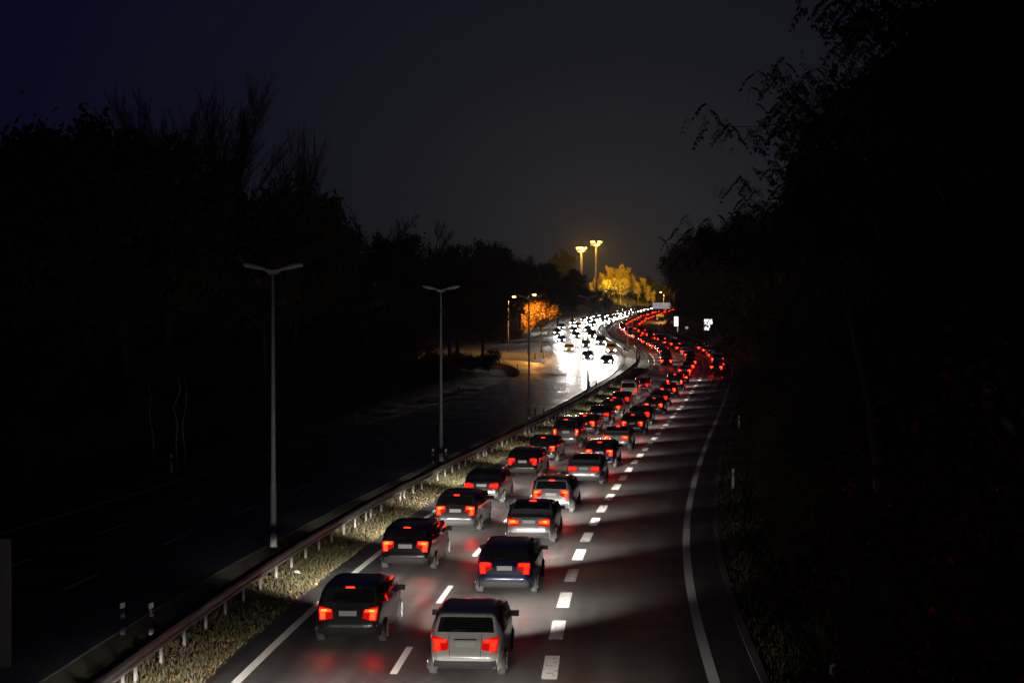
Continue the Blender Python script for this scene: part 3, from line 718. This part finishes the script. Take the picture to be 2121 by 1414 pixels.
pop = [(1226, 583, 800), (1238, 572, 806), (1250, 562, 812), (1262, 549, 806), (1272, 556, 816), (1281, 545, 810), (1291, 552, 820), (1301, 553, 812), (1311, 562, 822), (1322, 580, 815), (1331, 573, 826), (1341, 590, 818), (1352, 600, 812)]
for i, (px, top, Y) in enumerate(pop):
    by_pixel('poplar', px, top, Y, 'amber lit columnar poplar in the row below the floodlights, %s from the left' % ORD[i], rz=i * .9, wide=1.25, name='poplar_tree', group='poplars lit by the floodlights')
for i, (px, top, Y) in enumerate([(1345, 570, 900), (1372, 585, 880), (1395, 575, 860), (1320, 575, 940)]):
    by_pixel('broad%d' % (i % 3), px, top, Y, 'dark tree on the far skyline behind the poplars, %s of four' % ORD[i], rz=i, wide=1.3, name='leafy_tree', group='far skyline trees')
# orange lit trees by the slip road
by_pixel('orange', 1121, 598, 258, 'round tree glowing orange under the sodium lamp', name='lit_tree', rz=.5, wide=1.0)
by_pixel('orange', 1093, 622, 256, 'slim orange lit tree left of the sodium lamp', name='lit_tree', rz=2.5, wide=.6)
# right hand side: trees on the bank
GR = 'trees on the right hand bank'
right = [(20.5, 62, 15, 'broad1', 1.0), (21, 74, 17, 'broad0', 1.0), (22.5, 90, 15, 'broad2', 1.0), (22, 104, 18, 'broad1', 1.1), (17, 118, 14, 'broad0', 1.1), (20, 134, 17, 'broad2', 1.15), (17, 150, 15, 'broad1', 1.1), (21, 168, 18, 'broad0', 1.1),
         (18, 186, 16, 'broad2', 1.1), (22, 206, 19, 'broad1', 1.2), (19, 228, 18, 'broad0', 1.1), (23, 250, 20, 'broad2', 1.1), (22, 280, 20, 'broad1', 1.1), (24, 315, 22, 'broad0', 1.1), (20, 372, 21, 'broad2', 1.0), (19, 400, 22, 'broad1', 1.0), (23, 430, 23, 'broad0', 1.1), (21, 500, 24, 'broad1', 1.1)]
for i, (off, Y, h_, kd, wd) in enumerate(right):
    if Y > 180: wd *= .72; off += 3.5
    X, yy, z = P(Y, off)
    plant(kd, X, yy, zg(Y) + emb(off, Y) - .2, h_, 'dark leafy tree on the right hand bank, %s from the camera' % ordinal(i + 1), rz=i * 1.9, wide=wd, name='leafy_tree', group=GR)
for i in range(26):
    Y = 34 * (270 / 34) ** (i / 26); off = 15.4 + rgs.random() * 2.2
    if 70 < Y < 170: off -= 1.3
    if Y > 200: off += 3
    X, yy, z = P(Y, off)
    plant('shrub%d' % (i % 2), X, yy, zg(Y) + emb(off, Y) - .2, rgs.uniform(1.6, 3.4), 'dark roadside shrub on the right bank, %s from the camera' % ordinal(i + 1), 'shrub', rz=rgs.uniform(0, 6), wide=rgs.uniform(.9, 1.2), name='shrub', group='shrubs along the right bank')
for i, (px, top, Y) in enumerate([(1408, 520, 425), (1432, 500, 405), (1462, 486, 388), (1500, 470, 372), (1545, 455, 350), (1590, 440, 330), (1418, 560, 470)]):
    by_pixel('broad%d' % (i % 3), px, top, Y, 'dark tree behind the far white signs on the right, %s from the left' % ORD[i], rz=i * 1.1, wide=.85, name='leafy_tree', group='trees behind the far white signs')
for i in range(14):
    Y = 440 - i * 9; px = 1408 + i * 14; X = (px - CX) / F * Y
    plant('shrub%d' % (i % 2), X, Y, ground_at(X, Y) - .3, 7 + (i % 3), 'dark bush behind the far white signs on the right, %s from the left' % ordinal(i + 1), 'shrub', rz=i * 1.7, wide=1.3, name='bush', group='bushes behind the far white signs')
for i in range(26):
    Y = 70 * (185 / 70) ** (i / 25); off = -27 - 3.5 * (i % 3)
    X, yy, z = P(Y, off)
    plant('shrub%d' % (i % 2), X, yy, ground_at(X, yy) - .3, 5.5 + 1.5 * ((i * 7) % 4) / 3, 'tall dark bush under the left hand trees, %s from the camera' % ordinal(i + 1), 'shrub', rz=i * 1.7, wide=1.5, name='bush', group='bushes under the left trees')
# the overhanging trees with feathery leaves on the right
KIND['rob'] = tree_kind(93, PR_ROB, 11, .26, lean=(-.10, 0), comp=dict(n=11000, spread=.30, m='foliage_dark', ln=.42))
KIND['rob2'] = tree_kind(95, PR_ROB, 11, .26, lean=(-.05, 0), comp=dict(n=11000, spread=.34, m='foliage_dark', ln=.42))
for X, Y, h_, kd, la, rz in ((9.8, 40, 12.6, 'rob', 'feathery leaved tree reaching over the right lane, lowest of the overhanging ones', .3), (13.0, 46, 14.0, 'rob2', 'feathery leaved tree just behind the lowest overhanging one', 3.4), (13.0, 41, 15.8, 'rob', 'feathery leaved tree of middle height in the overhanging group', 4.4), (14.2, 47, 17.5, 'rob2', 'taller feathery leaved tree behind the overhanging one on the right', 1.6), (15.2, 38, 20, 'rob', 'tallest feathery leaved tree filling the upper right corner', 2.2),
                             (17.5, 43, 17, 'rob2', 'feathery leaved tree at the right edge of the picture', .6)):
    plant(kd, X, Y, ground_at(X, Y), h_, la, rz=rz, name='feathery_tree', group='feathery trees over the right lane')
plant('bare1', 11.2, 42, ground_at(11.2, 42), 14.5, 'bare twiggy tree among the feathery trees on the right', rz=.7, name='bare_tree')
for i in range(16):
    Y = 30 + (i % 8) * 5.5; off = 19.5 + 5 * (i // 8) + (i * 37 % 10) * .2
    X, yy, z = P(Y, off)
    plant('shrub%d' % (i % 2), X, yy, ground_at(X, yy) - .3, 6 + (i * 13 % 7) * .5, 'tall dark bush on the near right bank, %s from the camera' % ordinal(i + 1), 'shrub', rz=i * 1.3, wide=1.3, name='bush', group='bushes on the near right bank')
# the near maple with red leaves
def maple_leaf(seed, s_):
    rg = random.Random(seed); b = MB()
    shape = [(0, -.5), (.16, -.42), (.42, -.46), (.34, -.24), (.55, -.02), (.34, .02), (.36, .24), (.16, .20), (.10, .34), (0, .58), (-.10, .34), (-.16, .20), (-.36, .24), (-.34, .02), (-.55, -.02), (-.34, -.24), (-.42, -.46), (-.16, -.42)]
    c = len(b.v); b.v.append((0, -.05 * s_, .03 * s_))
    for x, y in shape: b.v.append((x * s_ * rg.uniform(.9, 1.1), y * s_ * rg.uniform(.9, 1.1), -abs(x) * s_ * rg.uniform(.1, .5)))
    n = len(shape)
    for k in range(n): b.face((0, 1 + k, 1 + (k + 1) % n))
    b.tube([(0, -.3 * s_, 0), (0, -.9 * s_, .04)], .002, 3, cap=False)
    return b
rgm = random.Random(31); segs, tips = [], []
PR_MAP = dict(depth=3, kids=[3, 2, 2], ratio=[.55, .55, .5], spread=(40, 80), wander=.14, up=.03, clear=1, n=4, leafy=1, rr=.5)
MX, MY = 5.6, 13.2; MZ = ground_at(MX, MY)
grow(rgm, Vector((0, 0, -.3)), Vector((-.05, .1, 1)), 6.2, .16, 0, PR_MAP, segs, tips)
mp = empty('maple_tree', (MX, MY, MZ)); tag(mp, 'near maple with dim red and brown leaves at the lower right', 'tree')
link('trunk', wood_mesh(segs, 'bark'), mp)
LMESH = [maple_leaf(i, .115).mesh('leaf', 'maple_leaf_%d' % i) for i in range(4)]
spots = []
for i in range(5200):
    p, d, dp = tips[rgm.randrange(len(tips))]
    c = p + Vector((rgm.gauss(0, .22), rgm.gauss(0, .22), rgm.gauss(0, .18) - .08)); spots.append(c)
def screen(c):
    x, y, z = c.x + MX, c.y + MY, c.z + MZ; return (CX + F * x / y, HY + F * (H - z) / y, y)
vis = [(screen(c), c) for c in spots]; vis.sort(key=lambda t: (not (1500 < t[0][0] < 2121 and 500 < t[0][1] < 1414), t[0][2]))
crown = MB(); bm_leaf = [maple_leaf(i, .115) for i in range(3)]; first = True
ch = None
for k, (s_, c) in enumerate(vis):
    e = Euler((rgm.uniform(-1.3, .3) - .3, rgm.uniform(-.7, .7), rgm.uniform(0, 6.28)))
    sc_ = rgm.uniform(.7, 1.25)
    if k < 260:
        o = link('leaf', LMESH[rgm.randrange(4)], mp); o.location = c; o.rotation_euler = e; o.scale = (sc_,) * 3
    else:
        m_ = e.to_matrix(); bl = bm_leaf[k % 3]; i0 = len(crown.v)
        crown.v += [tuple(c + m_ @ (Vector(v) * sc_)) for v in bl.v]
        for f_ in bl.f: crown.face([i0 + j for j in f_])
stuff(crown.build('crown', 'maple_red', mp))

# ------------------------------------------------------------------ night haze
if HAZE:
    b = MB(); b.box((150, 2080, 45), (6700, 4420, 100)); hz = b.build('haze', 'paper'); hz.data.materials.clear()
    hm = bpy.data.materials.new('haze_air'); hm.use_nodes = True; n, l = nodes_of(hm); n.remove(n['Principled BSDF'])
    pv = n.new('ShaderNodeVolumePrincipled'); pv.inputs['Color'].default_value = (.9, .92, .95, 1); pv.inputs['Density'].default_value = HAZE; pv.inputs['Anisotropy'].default_value = .55
    l.new(pv.outputs[0], n['Material Output'].inputs['Volume']); hm.cycles.homogeneous_volume = True; hz.data.materials.append(hm); stuff(hz, 'thin night haze lit by the lamps and headlights', 'haze')

# ------------------------------------------------------------------ cars
def cat_rom(pts, sub=6):
    out_ = []
    P_ = [np.array(p, float) for p in pts]
    for i in range(len(P_) - 1):
        p0, p1, p2, p3 = P_[max(i - 1, 0)], P_[i], P_[i + 1], P_[min(i + 2, len(P_) - 1)]
        for k in range(sub):
            t = k / sub; out_.append(p1 + _h(p0, p1, p2, p3, t))
    out_.append(P_[-1]); return np.array(out_)
def _h(p0, p1, p2, p3, t):
    m1 = (p2 - p0) * .35; m2 = (p3 - p1) * .35
    lim = np.linalg.norm(p2 - p1) * 1.0
    for m_ in (m1, m2):
        nn = np.linalg.norm(m_)
        if nn > lim: m_ *= lim / nn
    v = (2 * t ** 3 - 3 * t * t + 1) * p1 + (t ** 3 - 2 * t * t + t) * m1 + (-2 * t ** 3 + 3 * t * t) * p2 + (t ** 3 - t * t) * m2
    return v - p1
SUB = 6
SPECS = {
 'hatchback': dict(L=4.15, W=1.78, belt=.93, prof=[(.20, .24), (.04, .34), (0, .50), (.03, .64), (.10, .86), (.20, 1.02), (.42, 1.36), (.52, 1.43), (1.1, 1.49), (1.9, 1.50), (2.45, 1.42), (3.15, .99), (3.55, .90), (3.95, .76), (4.12, .60), (4.15, .42), (4.02, .24)], rear=(5, 6), wind=(10, 11), lamp=(3, 5), lampy=(.52, .97), front=(13, 14), side=(.55, 2.95), wh=(.74, 3.33)),
 'estate': dict(L=4.70, W=1.82, belt=.94, prof=[(.20, .26), (.04, .36), (0, .52), (.03, .66), (.08, .90), (.16, 1.03), (.42, 1.36), (.55, 1.43), (1.3, 1.48), (2.3, 1.47), (2.85, 1.40), (3.55, .99), (4.0, .91), (4.45, .76), (4.66, .60), (4.70, .42), (4.55, .26)], rear=(5, 6), wind=(10, 11), lamp=(3, 5), lampy=(.50, .97), front=(13, 14), side=(.60, 3.35), wh=(.95, 3.75)),
 'saloon': dict(L=4.65, W=1.82, belt=.95, prof=[(.20, .26), (.04, .36), (0, .52), (.02, .68), (.08, .90), (.16, 1.00), (.62, 1.06), (.95, 1.18), (1.45, 1.40), (1.95, 1.45), (2.5, 1.43), (2.85, 1.36), (3.55, .99), (4.05, .90), (4.45, .76), (4.62, .60), (4.65, .42), (4.5, .26)], rear=(7, 8), wind=(11, 12), lamp=(3, 5), lampy=(.46, .97), front=(14, 15), side=(.95, 3.4), wh=(.98, 3.72)),
 'van': dict(L=4.90, W=1.90, belt=1.12, prof=[(.18, .28), (.03, .40), (0, .58), (.02, .80), (.05, 1.12), (.08, 1.24), (.18, 1.76), (.30, 1.90), (1.4, 1.96), (2.8, 1.94), (3.25, 1.84), (4.0, 1.18), (4.35, 1.06), (4.70, .86), (4.86, .64), (4.90, .44), (4.75, .28)], rear=(5, 6), wind=(10, 11), lamp=(3, 5), lampy=(.80, .98), front=(13, 14), side=(.45, 3.7), wh=(.90, 3.90)),
}
YY = [-1, -.99, -.965, -.92, -.86, -.78, -.55, -.2, .2, .55, .78, .86, .92, .965, .99, 1]
class CarShape:
    def __init__(s, sp):
        s.sp = sp; s.D = cat_rom(sp['prof'], SUB); s.Hh = s.D[:, 1].max(); s.n = len(s.D)
        T = np.gradient(s.D, axis=0); T /= np.linalg.norm(T, axis=1)[:, None]; s.N = np.stack([-T[:, 1], T[:, 0]], 1)
    def w(s, x, z):
        sp = s.sp; u = 2 * x / sp['L'] - 1
        pl = 1 - .17 * abs(u) ** 5 - .03 * abs(u) ** 2
        tb = 1 - .23 * max(0, (z - sp['belt']) / (s.Hh - sp['belt'])) ** 1.15 if z > sp['belt'] else 1 - .035 * max(0, (.62 - z) / .4)
        return sp['W'] / 2 * pl * tb
    def at(s, i, yy, off=0.0):
        i0 = int(min(max(i, 0), s.n - 1)); i1 = min(i0 + 1, s.n - 1); f = i - i0
        p = s.D[i0] * (1 - f) + s.D[i1] * f; nn = s.N[i0] * (1 - f) + s.N[i1] * f
        a = max(0, (abs(yy) - .76) / .24); dr = .11 * (1 - math.sqrt(max(0, 1 - a * a)))
        q = p + nn * (off - dr)
        return (q[0] - s.sp['L'] / 2, yy * (s.w(p[0], p[1]) - (0 if abs(yy) > .9 else .0) + off * (abs(yy) > .9)), q[1])
    def patch(s, i0, i1, y0, y1, off, ni=6, nj=6, tap=(0, 0)):
        return [[s.at(i0 + (i1 - i0) * (tap[0] * (1 - b / nj) + (1 - (tap[0] + tap[1]) * (1 - b / nj)) * a / ni), y0 + (y1 - y0) * b / nj, off) for b in range(nj + 1)] for a in range(ni + 1)]
    def slab(s, mb, i0, i1, y0, y1, off, ni=4, nj=4, tap=(0, 0)):       # a raised patch with closed edges
        up = s.patch(i0, i1, y0, y1, off, ni, nj, tap); lo = s.patch(i0, i1, y0, y1, -.01, ni, nj, tap)
        mb.grid(up)
        for k in (0, ni): mb.grid([lo[k], up[k]])
        for k in (0, nj): mb.grid([[r_[k] for r_ in lo], [r_[k] for r_ in up]])
    def body(s):
        b = MB(); b.grid([[s.at(i, y) for y in YY] for i in range(s.n)])
        sill = .22
        for sg in (-1, 1):
            rows = []
            for i in range(s.n):
                e = s.at(i, sg); x = e[0] + s.sp['L'] / 2; row = []
                for k in range(8):
                    z = sill + (e[2] - sill) * k / 7 if e[2] > sill else e[2]
                    row.append((e[0], sg * (s.w(x, z) if k < 7 else abs(e[1])), z))
                rows.append(row)
            b.grid(rows)
        lo = [s.at(0, y) for y in YY]; hi = [s.at(s.n - 1, y) for y in YY]; b.grid([lo, hi])
        return b
    def top(s, x): 
        i = np.argsort(np.abs(s.D[:, 0] - x))[:12]; return s.D[i, 1].max()
    def side_glass(s, sg):
        xa, xb = s.sp['side']; b = MB(); zb = s.sp['belt'] + .05
        cuts = [(xa, xa + (xb - xa) * .26), (xa + (xb - xa) * .29, xa + (xb - xa) * .62), (xa + (xb - xa) * .65, xb)]
        for c0, c1 in cuts:
            rows = []
            for k in range(7):
                x = c0 + (c1 - c0) * k / 6; zt = max(zb + .03, min(s.Hh - .13, s.top(x) - .13)); row = []
                for j in range(4):
                    z = zb + (zt - zb) * j / 3; row.append((x - s.sp['L'] / 2, sg * (s.w(x, z) + .006), z))
                rows.append(row)
            b.grid(rows)
        return b
def wheel_meshes():
    t = MB(); n = 18; pr = [(.20, .0), (.30, .02), (.315, .06), (.315, .16), (.30, .20), (.20, .22)]
    rows = [[(r * math.cos(a), y, r * math.sin(a)) for r, y in pr] for a in np.linspace(0, 2 * math.pi, n + 1)]
    t.grid(rows); ty = t.mesh('tyre', 'rubber', True)
    rm = MB()
    rm.poly([(.205 * math.cos(a), .008, .205 * math.sin(a)) for a in np.linspace(0, 2 * math.pi, n + 1)[:-1]]); 
    for k in range(5):
        a = 2 * math.pi * k / 5; rm.box((.11 * math.cos(a), -.004, .11 * math.sin(a)), (.17, .02, .05), Matrix.Rotation(-a, 3, 'Y'))
    return ty, rm.mesh('rim', 'rim_alloy')
TY, RM = wheel_meshes()
CM = {}
for nm, sp in SPECS.items():
    cs = CarShape(sp); d = {}
    d['body'] = {k: None for k in PAINTS}; bb = cs.body()
    for k in PAINTS: d['body'][k] = bb.mesh('body', 'paint_' + k, True)
    b = MB(); b.grid(cs.patch(sp['rear'][0] * SUB + .8, sp['rear'][1] * SUB + (0 if nm != 'saloon' else 1), -.86, .86, .006, 6, 10)); d['rear_window'] = b.mesh('rear_window', 'glass_dark', True)
    b = MB(); b.grid(cs.patch(sp['wind'][0] * SUB + 1.2, sp['wind'][1] * SUB - .6, -.82, .82, .006)); d['windscreen'] = b.mesh('windscreen', 'glass_dark', True)
    d['side'] = [cs.side_glass(sg).mesh('side_window', 'glass_dark', True) for sg in (-1, 1)]
    d['tail'] = []
    for sg in (-1, 1):
        b = MB(); cs.slab(b, sp['lamp'][0] * SUB, sp['lamp'][1] * SUB - 1, sg * sp['lampy'][0], sg * sp['lampy'][1], .02, 4, 4, {'hatchback': (.15, .40), 'estate': (.35, .15), 'saloon': (.1, .45), 'van': (0, 0)}[nm]); lens = b.mesh('tail_light', 'tail_lens', True)
        a0, a1 = sp['lamp'][0] * SUB, sp['lamp'][1] * SUB - 1; y0, y1 = sp['lampy']; b = MB()
        if nm in ('hatchback', 'estate'):
            cs.slab(b, a0 + (a1 - a0) * .46, a0 + (a1 - a0) * (.74 if nm == 'hatchback' else .90), sg * (y0 + .06), sg * (y1 - .04), .028, 2, 2, (.1, .3) if nm == 'hatchback' else (.2, .1)); cs.slab(b, a0 + (a1 - a0) * .10, a0 + (a1 - a0) * .52, sg * (y1 - .20), sg * (y1 - .05), .026, 2, 2)
        elif nm == 'saloon': cs.slab(b, a0 + (a1 - a0) * .22, a0 + (a1 - a0) * .62, sg * (y0 + .05), sg * (y1 - .03), .028, 2, 3, (.1, .4))
        else: cs.slab(b, a0 + (a1 - a0) * .12, a0 + (a1 - a0) * .90, sg * (y0 + .03), sg * (y1 - .03), .028, 3, 2)
        d['tail'].append((lens, b.mesh('light_bar', 'tail_lamp', True), b.mesh('light_bar', 'tail_dim', True)))
        b = MB(); f0, f1 = {'hatchback': (.52, .66), 'estate': (.55, .76), 'saloon': (.32, .50), 'van': (.35, .65)}[nm]
        cs.slab(b, a0 + (a1 - a0) * f0, a0 + (a1 - a0) * f1, sg * (y0 + (y1 - y0) * .42), sg * (y1 - (y1 - y0) * .16), .034, 1, 2); d.setdefault('core', []).append(b.mesh('bulb', 'tail_core'))
    b = MB(); cs.slab(b, sp['rear'][1] * SUB + 2.0, sp['rear'][1] * SUB + 2.8, -.16, .16, .014); d['brake'] = b.mesh('brake_light', 'brake_lamp')
    b = MB(); cs.slab(b, 1 * SUB - 4, 2 * SUB - 2, -.97, .97, .022, 4, 10); d['bumper'] = b.mesh('bumper', 'trim_black', True)
    b = MB(); zz = 3 * SUB + 3; cs.slab(b, zz, zz + 3.2, -.30, .30, .018); d['plate'] = b.mesh('number_plate', 'plate_white')
    b = MB(); t0, t1 = 2 * SUB + 1.0, sp['rear'][0] * SUB + .6
    for sg in (-1, 1): cs.slab(b, t0, t1 - 1.2, sg * (sp['lampy'][0] - .02), sg * (sp['lampy'][0] - .035), .003, 6, 1)
    cs.slab(b, 2 * SUB + .5, 2 * SUB + .8, -.9, .9, .003, 1, 8)
    cs.slab(b, 4 * SUB + 1.5, 4 * SUB + 2.2, -.34, .34, .02, 1, 2)
    cs.slab(b, sp['rear'][0] * SUB + 1.2, sp['rear'][0] * SUB + 1.7, -.02, .42, .02, 1, 3)
    cs.slab(b, sp['rear'][1] * SUB + 1.2, sp['rear'][1] * SUB + 3.2, -.72, -.70, .012, 1, 1)
    d['trim'] = b.mesh('trim', 'trim_black')
    d['head'] = {}
    for kk, mm in (('far', 'head_lamp_far'), ('pass', 'head_lamp_pass')):
        d['head'][kk] = []
        for sg in (-1, 1):
            b = MB(); cs.slab(b, sp['front'][0] * SUB + 1.0, sp['front'][1] * SUB + 1.5, sg * .60, sg * .93, .014, 2, 2); d['head'][kk].append(b.mesh('headlight', mm, True))
    b = MB(); cs.slab(b, (sp['front'][1]) * SUB + 3, (sp['front'][1] + 1) * SUB + 2, -.55, .55, .012); d['grille'] = b.mesh('grille', 'trim_black')
    d['mirror'] = []
    for sg in (-1, 1):
        b = MB(); xm = sp['prof'][sp['wind'][1]][0] - sp['L'] / 2 - .32
        b.box((xm, sg * (sp['W'] / 2 + .07), sp['belt'] + .08), (.10, .20, .13)); d['mirror'].append(b.mesh('mirror', 'trim_black'))
    d['spec'] = sp; CM[nm] = d
def low_beam(name, power, size, c0, c1, ref):
    L = bpy.data.lights.new(name, 'SPOT'); L.energy = power; L.spot_size = R(size); L.spot_blend = 1.0; L.shadow_soft_size = .3; L.color = (1, .93, .84)
    L.use_nodes = True; n = L.node_tree.nodes; l = L.node_tree.links; em = n['Emission']
    gg = n.new('ShaderNodeNewGeometry'); sx = n.new('ShaderNodeSeparateXYZ'); l.new(gg.outputs['Incoming'], sx.inputs[0])
    dn = n.new('ShaderNodeMath'); dn.operation = 'MULTIPLY'; dn.inputs[1].default_value = -1; l.new(sx.outputs[2], dn.inputs[0])      # how far below the horizon the ray points
    cut = n.new('ShaderNodeMapRange'); cut.interpolation_type = 'SMOOTHSTEP'; cut.inputs[1].default_value = c0; cut.inputs[2].default_value = c1; cut.inputs[3].default_value = .012; cut.inputs[4].default_value = 1
    l.new(dn.outputs[0], cut.inputs[0])
    mxn = n.new('ShaderNodeMath'); mxn.operation = 'MAXIMUM'; mxn.inputs[1].default_value = ref; l.new(dn.outputs[0], mxn.inputs[0])
    dv = n.new('ShaderNodeMath'); dv.operation = 'DIVIDE'; dv.inputs[0].default_value = ref; l.new(mxn.outputs[0], dv.inputs[1])
    pw = n.new('ShaderNodeMath'); pw.operation = 'POWER'; pw.inputs[1].default_value = 2.2; l.new(dv.outputs[0], pw.inputs[0])
    mu = n.new('ShaderNodeMath'); mu.operation = 'MULTIPLY'; l.new(cut.outputs[0], mu.inputs[0]); l.new(pw.outputs[0], mu.inputs[1])
    l.new(mu.outputs[0], em.inputs['Strength'])
    return L
BEAM_OUT = low_beam('low_beam', 21000, 84, .03, .13, .13); BEAM_WIDE = low_beam('low_beam', 15000, 74, .03, .12, .12); BEAM_IN = low_beam('low_beam', 56000, 38, .022, .055, .06)
def make_car(kind, colour, detail, toward):
    d = CM[kind]; sp = d['spec']; r_ = empty(kind + '_car' if kind != 'van' else 'van')
    link('body', d['body'][colour], r_)
    if not toward:
        link('rear_window', d['rear_window'], r_)
        brk = rc.random() < .6 or detail == 0
        for (me, mb_, md_), mc_ in zip(d['tail'], d['core']):
            tl = link('tail_light', me, r_); link('light_bar', mb_ if brk else md_, tl)
            if brk: link('bulb', mc_, tl)
        if detail > 0:
            if brk: link('brake_light', d['brake'], r_)
            stuff(link('trim', d['trim'], r_)); link('bumper', d['bumper'], r_); link('number_plate', d['plate'], r_)
            for me in d['mirror']: link('mirror', me, r_)
    if toward or detail > 0:
        link('windscreen', d['windscreen'], r_)
        for me in d['head']['far' if toward else 'pass']: link('headlight', me, r_)
    if toward: link('grille', d['grille'], r_)
    for me in d['side']: link('side_window', me, r_)
    if detail > 0:
        for x in sp['wh']:
            for sg in (-1, 1):
                wl = link('wheel', TY, r_); wl.location = (x - sp['L'] / 2, sg * (sp['W'] / 2 + .012), .315); wl.rotation_euler = (0, 0, 0 if sg < 0 else math.pi); link('rim', RM, wl)
    return r_
def put_car(kind, colour, off, y, label, group, detail=1, toward=False, beam=None):
    r_ = make_car(kind, colour, detail, toward); sp = CM[kind]['spec']
    r_.location = P(y, off, .008); hz = math.pi / 2 - head(y) + (math.pi if toward else 0)
    pit = math.atan((zg(y + 2) - zg(y - 2)) / 4) * (-1 if toward else 1)
    r_.rotation_euler = (0, -pit, hz); tag(r_, label, 'van' if kind == 'van' else 'car', group)
    if beam is not None:
        for sg in ((-1, 1) if beam is not BEAM_IN and y < 75 else (0,)):
            lo = bpy.data.objects.new('low_beam', beam); COL.objects.link(lo); lo.parent = r_
            lo.location = (sp['L'] / 2 + .06, sg * .62, .66); lo.rotation_euler = (R(90), 0, R(-90 + (11 if beam is BEAM_WIDE else 0)))
    return r_
rc = random.Random(77)
KINDS_ = ['hatchback', 'estate', 'saloon', 'hatchback', 'saloon', 'estate', 'van']
COLS_ = ['black', 'dark grey', 'silver', 'black', 'dark blue', 'silver', 'white', 'dark red', 'dark grey', 'dark green']
def noun(kind): return {'hatchback': 'hatchback', 'estate': 'estate car', 'saloon': 'saloon', 'van': 'van'}[kind]
def lane(off, ys, where, group, toward=False, beams=10 ** 9, beam=None, near=170):
    for i, y in enumerate(ys):
        kind = rc.choice(KINDS_); colour = rc.choice(['white', 'silver']) if toward else rc.choice(COLS_)
        put_car(kind, colour, off + rc.uniform(-.2, .2), y, '%s %s, %s from the camera in the %s' % (colour, noun(kind), ordinal(i + 1), where), group,
                detail=1 if y < near else 0, toward=toward, beam=beam if i < beams else None)
def spaced(y0, y1, a, b, grow_=0.0):
    ys = []; y = y0
    while y < y1: ys.append(y); y += rc.uniform(a, b) * (1 + grow_ * (y - y0) / 100)
    return ys
GA = 'cars driving away from the camera'
lane(1.75, [17.5, 25] + spaced(40.5, 168, 8.0, 12.5), 'near left outgoing lane', GA, beam=BEAM_WIDE)  # first two sit unseen below the frame, added to light the near road
lane(1.75, spaced(214, 640, 8.5, 11, .12), 'left outgoing lane past the gap', GA, beam=BEAM_OUT, beams=4)
lane(5.2, [18.3, 24.8] + spaced(37, 640, 8.0, 12.5, .08), 'right outgoing lane', GA, beam=BEAM_OUT, beams=16)  # nearest pair is out of view, added to light road and maple
lane(8.9, spaced(198, 262, 8, 9.5), 'right hand slip lane', GA, beam=None)
for k, off in enumerate((-6.6, -9.9, -13.5)):
    lane(off, spaced(217 + (0, 14, 40)[k], 440, 34, 46) + spaced(455 + 5 * k, 700, 16, 22), ('inner', 'middle', 'outer')[k] + ' oncoming lane', 'oncoming cars', toward=True, beam=BEAM_IN, beams=12)
